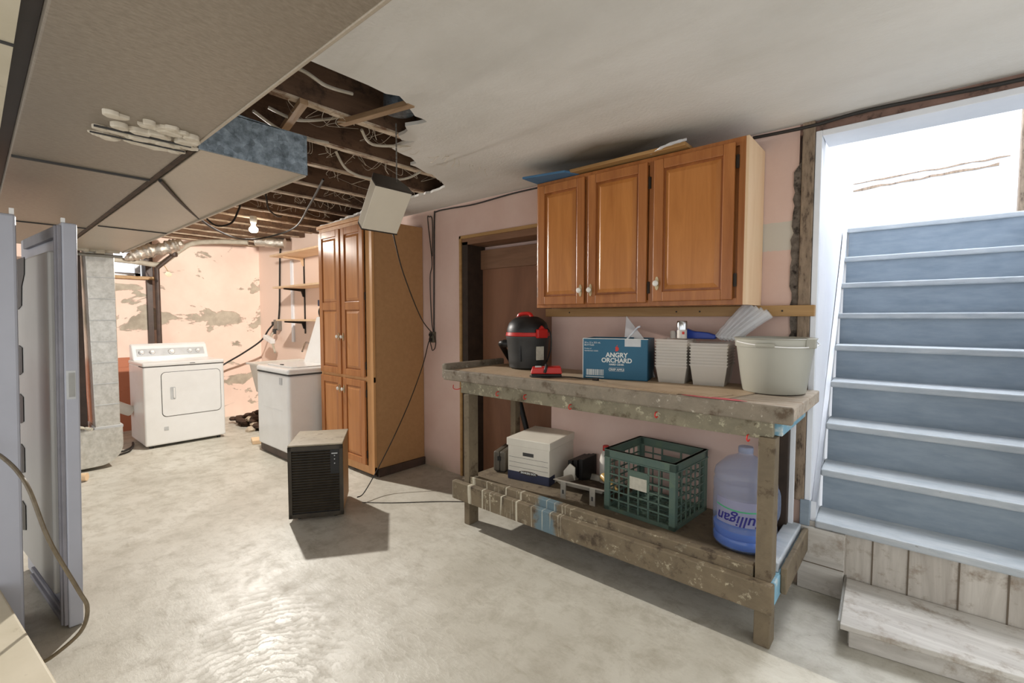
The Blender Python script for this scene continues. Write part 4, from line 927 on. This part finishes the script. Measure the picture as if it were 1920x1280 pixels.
# plastic sleeve bundle
random.seed(9)
for i in range(5):
    a = Vector((-.845+.022*i, 2.74-.008*i, 1.315+.0*i)); b_ = Vector((-.70+.028*i, 2.77-.012*i, 1.50-.012*i))
    solo('plastic_sleeve', MB().tube([a, a.lerp(b_,.5)+Vector((0,0,.004)), b_],[.026]*12+[.028],10,jag=.06), M['wrap'], 'clear plastic sleeve, %s from the left in the bundle leaning over the containers' % ordn[i], 'plastic sleeve', 'leaning plastic sleeves')
# bucket
bk = thing('bucket', 'sage grey plastic bucket with wire handle at right end of bench', 'bucket', (-.545,2.625,TB))
bx_, by_, bz_ = -.545, 2.645, ZT+.005
part('shell', MB().lathe([(.02,bz_),(.138,bz_),(.142,bz_+.004),(.172,bz_+.225),(.178,bz_+.226),(.180,bz_+.262),(.186,bz_+.268),(.180,bz_+.270),(.172,bz_+.266),(.168,bz_+.225),(.138,bz_+.012),(.02,bz_+.010)],bx_,by_,48), M['bucket'], bk, smooth=True)
part('handle', MB().tube([(bx_+.190*math.cos(R(221+q)), by_+.190*math.sin(R(221+q)), bz_+.252-.022*math.sin(R(q))) for q in range(0,181,15)],.003,6), M['appl'], bk, smooth=True)
part('rim_lug', MB().box(bx_+.15,bx_+.19,by_-.10,by_-.06,bz_+.225,bz_+.272), M['bucket'], bk, bev=.004)
part('handle_grip', MB().tube([(bx_+.192*math.cos(R(q)), by_+.192*math.sin(R(q)), bz_+.238) for q in (258,266,274,282)],.009,8), M['bucket'], bk, smooth=True)

# ---------------- lower shelf things ----------------
ZS = .3005
# bankers box
bb = thing('archive_box', 'white cardboard archive box with lid and navy base on lower shelf', 'box', (-2.15,2.44,ZS), R(9))
BW_, BD_, BH_ = .325,.395,.285
part('box', MB().box(0,BW_,0,BD_,.001,BH_-.03), M['bbox'], bb, world=False, bev=.003)
part('base_print', MB().box(-.001,BW_+.001,-.001,BD_*.02,.002,.062).box(BW_-.005,BW_+.001,-.001,.08,.002,.062), M['bnavy'], bb, world=False)
part('lid', MB().box(-.008,BW_+.008,-.008,BD_+.008,BH_-.045,BH_+.008), M['bbox'], bb, world=False, bev=.004)
part('hand_hole', MB().box(.12,.205,-.0012,.003,.178,.202), M['seam'], bb, world=False)
mb = MB()
for z in (.16,.125,.092): mb.box(.01,BW_-.01,-.0012,0,z,z+.0018)
part('rule_lines', mb, M['case'], bb, world=False)
part('logo_plate', MB().prism([(.09+.075*(1+math.cos(a*math.pi/8)), .062+.014*math.sin(a*math.pi/8)) for a in range(16)], -.0025, -.0005, 1), M['kraft'], bb, world=False)
text('printed_text', 'BANKERS BOX', M['print'], bb, .019, ROOTM[bb.name]@Matrix.Translation((.165,-.003,.056))@Matrix.Rotation(R(90),4,'X'), .0004, 'CENTER', .95, .0006)
# small case
cs = thing('hard_case', 'small grey hard tool case standing upright at shelf left end', 'case', (-2.30,2.50,ZS), R(20))
for i_ in (0,1): part('shell', MB().box(-.03+.048*i_,.016+.048*i_,-.02,.22,.008,.155), M['case'], cs, world=False, bev=.012, seg=3)
part('latch', MB().box(.005,.03,-.026,-.02,.09,.12), M['black'], cs, world=False); part('foot', MB().box(-.02,.055,0,.2,0,.01), M['black'], cs, world=False)
# paint tray
pt = thing('paint_tray', 'metal paint roller tray with stand legs at front of lower shelf', 'paint tray', (-1.55,2.5,ZS), R(5))
mb = MB()
def rr(w0,w1,y0,y1,z0,z1): return [(w0,y0,z0),(w1,y0,z0),(w1,y1,z1),(w0,y1,z1)]
mb.rings([rr(-.145,.145,-.08,.27,.075,.01), rr(-.165,.165,-.10,.29,.105,.045), rr(-.175,.175,-.11,.30,.105,.045), rr(-.175,.175,-.11,.30,.112,.052), rr(-.160,.160,-.095,.285,.112,.052), rr(-.14,.14,-.075,.265,.079,.014)])
part('pan', mb, M['tray'], pt, world=False, bev=.004)
mb = MB(); mb.rings([rr(-.138,.138,-.073,.263,.081,.016), rr(-.14,.14,-.075,.265,.0795,.0145)][::-1]); part('paint_crust', mb, M['traydark'], pt, world=False)
for x in (-.105,.095): part('leg', MB().box(x-.018,x+.018,-.105,-.100,.0,.108), M['tray'], pt, world=False); 
for x in (-.105,.095): part('leg_slot', MB().box(x-.006,x+.006,-.107,-.1045,.03,.055), M['seam'], pt, world=False)
solo('glue_bottle', MB().lathe([(.02,0),(.026,.01),(.026,.10),(.012,.12),(.010,.15)],0,0,20,m=Matrix.Translation((-1.49,2.60,ZS+.125))@Matrix.Rotation(R(110),4,'Y')@Matrix.Rotation(R(20),4,'X')), M['amber'], 'amber plastic bottle lying in the paint tray', 'bottle', smooth=True)
wb2 = thing('white_bottle', 'tall white bottle with red cap left of the green crate', 'bottle', (-1.565,2.775,ZS))
part('body', MB().lathe([(.036,ZS+.001),(.042,ZS+.008),(.042,ZS+.17),(.036,ZS+.20),(.020,ZS+.235)],-1.565,2.775,24), M['whitebottle'], wb2, smooth=True)
part('cap', MB().lathe([(.022,ZS+.235),(.022,ZS+.265),(.018,ZS+.27)],-1.565,2.775,20), M['red'], wb2, smooth=True)
mg = thing('magazine_holder', 'white and black slanted holder full of dark items beside archive box', 'holder', (-1.72,2.70,ZS))
part('holder', MB().prism([(-1.79,ZS+.0),(-1.70,ZS+.0),(-1.70,ZS+.13),(-1.74,ZS+.15),(-1.79,ZS+.09)], 2.60, 2.61, 1).box(-1.79,-1.70,2.61,2.84,ZS,ZS+.01), M['bbox'], mg, bev=.002)
random.seed(4)
for i in range(3): part('dark_item', MB().box(-1.775+.035*i,-1.745+.035*i,2.63+.012*i,2.84,ZS+.012,ZS+.16+.008*i), M['black'], mg, bev=.004)
# crate
cr = thing('plastic_crate', 'dark green lattice plastic crate on the bench lower shelf', 'crate', (-1.375,2.42,ZS), R(-4))
GW, GD, GH = .440,.41,.36
def lattice(nx, L, mk, plate):
    mb = MB(); t_ = .008
    bar = lambda u0,u1,z0,z1,dp=.006: mb.box(*mk(u0,u1,-dp/2,dp/2), z0, z1) 
    bar(0,L,.0,.022,.014); bar(0,L,GH-.045,GH,.014); bar(0,L,GH-.05,GH-.044,.022); bar(0,L,GH-.004,GH,.024)
    bar(0,.035,0,GH,.014); bar(L-.035,L,0,GH,.014)
    zz = [.022+(GH-.067)*k/6 for k in range(7)]
    for z in zz[1:-1]: bar(.03,L-.03,z-.004,z+.004)
    for k in range(1,nx):
        u = .035+(L-.07)*k/nx; wd = .005 if k % 2 == 0 else .0035
        if plate and abs(u-L/2) < .05: 
            bar(u-wd,u+wd,.02,zz[3])
        else: bar(u-wd,u+wd,.02,GH-.04)
    if plate:
        bar(L/2-.058,L/2+.058,zz[3]-.004,GH-.095,.009)
    return mb
part('front_panel', lattice(6, GW, lambda u0,u1,a,b_:(u0,u1,a+.008,b_+.008), True), M['crate'], cr, world=False)
part('back_panel', lattice(6, GW, lambda u0,u1,a,b_:(u0,u1,GD+a-.008,GD+b_-.008), True), M['crate'], cr, world=False)
part('side_panel', lattice(6, GD, lambda u0,u1,a,b_:(a+.008,b_+.008,u0,u1), False), M['crate'], cr, world=False)
part('side_panel', lattice(6, GD, lambda u0,u1,a,b_:(GW+a-.008,GW+b_-.008,u0,u1), False), M['crate'], cr, world=False)
mb = MB(); mb.box(0,GW,0,GD,.001,.003)
for k in range(8): mb.box(.01+.055*k,.016+.055*k,.01,GD-.01,.003,.01); mb.box(.01,GW-.01,.01+.048*k,.016+.048*k,.003,.01)
part('base', mb, M['crate'], cr, world=False)
part('paper_label', MB().box(GW/2-.053,GW/2+.053,.0025,.0035,.165,.235), M['paper'], cr, world=False)
# water jug
wj = thing('water_jug', 'large upside-down-labelled blue-tinted water jug on shelf behind right leg', 'water jug', (-.595,2.515,ZS))
jx_, jy_, jz_ = -.628, 2.50, ZS+.001
jp = [(a_*1.05, b_) for a_, b_ in [(.02,0),(.120,.0),(.136,.015),(.138,.05),(.133,.06),(.138,.072),(.138,.11),(.132,.122),(.138,.134),(.138,.255),(.133,.266),(.138,.278),(.138,.315),(.130,.330),(.136,.345),(.130,.375),(.085,.425),(.040,.445),(.032,.452),(.032,.485),(.030,.488)]]
part('shell', MB().lathe([(r,jz_+z) for r,z in jp],jx_,jy_,40), M['jug'], wj, smooth=True)
part('water', MB().lathe([(.02,jz_+.004),(.122,jz_+.004),(.139,jz_+.018),(.141,jz_+.05),(.135,jz_+.06),(.141,jz_+.072),(.141,jz_+.098),(.02,jz_+.099)],jx_,jy_,40), M['water'], wj, smooth=True)
part('neck_cap', MB().lathe([(.034,jz_+.46),(.035,jz_+.462),(.035,jz_+.485),(.033,jz_+.489)],jx_,jy_,24), M['jug'], wj, smooth=True)
part('handle', MB().tube([(jx_+.118,jy_+.075,jz_+.29),(jx_+.130,jy_+.085,jz_+.25),(jx_+.130,jy_+.085,jz_+.16),(jx_+.118,jy_+.075,jz_+.12)],.013,8), M['jug'], wj, smooth=True)
# curved label toward the room
jc = 140; 
def arc(r, a0, a1, z0f, z1f, n=18):
    mb = MB(); lo_ = []; hi_ = []
    for k in range(n+1):
        a = R(a0+(a1-a0)*k/n); lo_.append((jx_+r*math.cos(a), jy_+r*math.sin(a), jz_+z0f(k/n))); hi_.append((jx_+r*math.cos(a), jy_+r*math.sin(a), jz_+z1f(k/n)))
    mb.rings([lo_, hi_], cap=False, close=False); return mb
part('label_panel', arc(.1465,-132,-35,lambda q:.135,lambda q:.255), M['juglabel'], wj)
part('label_stripe', arc(.1472,-132,-35,lambda q:.214-.010*math.sin(3*q),lambda q:.221-.010*math.sin(3*q)), M['greenink'], wj)
def curved_text(s, size, z, a_mid, mat):
    cu = bpy.data.curves.new('t','FONT'); cu.body = s; cu.size = size; cu.align_x = 'CENTER'; cu.shear = .25; cu.offset = .0009; cu.resolution_u = 3
    to = bpy.data.objects.new('t', cu); COL.objects.link(to); bpy.context.view_layer.update()
    me = bpy.data.meshes.new_from_object(to.evaluated_get(bpy.context.evaluated_depsgraph_get())); bpy.data.objects.remove(to)
    for v_ in me.vertices:
        x, y = -v_.co.x, -v_.co.y; a = R(a_mid)+x/.1482
        v_.co = Vector((jx_+.1482*math.cos(a), jy_+.1482*math.sin(a), jz_+z+y))
    me.transform(ROOTM[wj.name].inverted()); me.materials.clear(); me.materials.append(M[mat])
    o = bpy.data.objects.new('printed_text', me); COL.objects.link(o); o.parent = wj
curved_text('Culligan', .074, .186, -80, 'navyink')

# ---------------- upright freezer at left ----------------
fz = thing('upright_freezer', 'pale grey upright freezer with door ajar at left edge of room', 'freezer', (-3.25,-.2,0))
part('body', MB().box(-3.22,-2.915,-.62,.125,.02,1.875), M['freezer'], fz, bev=.01)
part('inner_shade', MB().box(-3.225,-3.215,-.58,.09,.10,1.82), M['black'], fz, label='black sheet painted for the shaded inside')  # black sheet stands for the shade inside the freezer
part('base', MB().box(-3.20,-2.93,-.60,.08,0,.03), M['black'], fz)
dm = Matrix.Translation((-3.62,.175,0)) @ Matrix.Rotation(R(5.3),4,'Z')
DL = .725
part('door', MB().box(-.16,DL,.022,.074,.015,1.865,m=dm), M['freezer'], fz, bev=.006)
fd = fz.children[-1]
part('gasket', MB().box(DL-.05,DL-.004,.008,.022,.03,1.85,m=dm).box(DL-.036,DL-.018,.0,.022,.03,1.85,m=dm).box(.02,DL-.03,.004,.022,.03,.05,m=dm).box(.02,DL-.03,.008,.022,.07,.085,m=dm).box(.02,DL-.03,.004,.022,1.80,1.85,m=dm), M['gasket'], fd, bev=.003)
part('liner', MB().box(-.16,DL-.075,-.012,.023,.16,1.74,m=dm), M['liner'], fd, bev=.010, seg=3)
part('shelf_gap_shade', MB().prism([(-.01,1.745),(.17,1.745),(.16,1.66),(.09,1.60),(.075,1.50),(-.01,1.48)],-.016,-.0125,1,m=dm), M['black'], fd, label='black patch for shade in the top shelf gap')  # flat black patches stand for the shaded gaps between door shelves
for z in (1.29,1.03,.76,.45): part('shelf_gap_shade', MB().prism([(-.01,z),(.07,z-.01),(.07,z-.14),(-.01,z-.16)],-.016,-.0125,1,m=dm), M['black'], fd, label='black patch for shade in a shelf gap')
part('handle_recess', MB().box(DL-.001,DL+.002,.028,.060,1.07,1.20,m=dm), M['panelgrey'], fd)
part('handle_recess_inner', MB().box(DL+.001,DL+.003,.036,.057,1.08,1.19,m=dm), M['steel'], fd)
fz.rotation_euler.x = R(-1.25); fz.location.y -= .02
part('hinge_clip', MB().box(DL-.02,DL-.005,.022,.035,1.865,1.885,m=dm), M['appl'], fd); part('hinge_clip', MB().box(-2.93,-2.92,.105,.12,1.875,1.90), M['appl'], fz)
solo('bent_tube', MB().tube([(-2.885,.0,.90),(-2.80,.06,.87),(-2.62,.12,.78),(-2.55,.17,.56),(-2.58,.25,.31),(-2.58,.275,.22),(-2.58,.25,.13),(-2.60,.16,.06),(-2.62,.12,.05)],.0075,8), M['browncable'], 'brown tube bowing out from freezer side down to the floor', 'tube', smooth=True)
lb = thing('beige_chest', 'low beige chest in the bottom left corner of the room', 'chest', (-2.4,-.25,0))
part('chest_body', MB().prism([(-2.91,-.70),(-1.86,-.59),(-1.96,.12),(-2.909,.02)], .0, .27), M['beigeboard'], lb, bev=.006)
part('chest_lid', MB().prism([(-2.91,-.70),(-1.85,-.59),(-1.95,.139),(-2.909,.036)], .275, .30), M['beigeboard'], lb, bev=.008, seg=3)
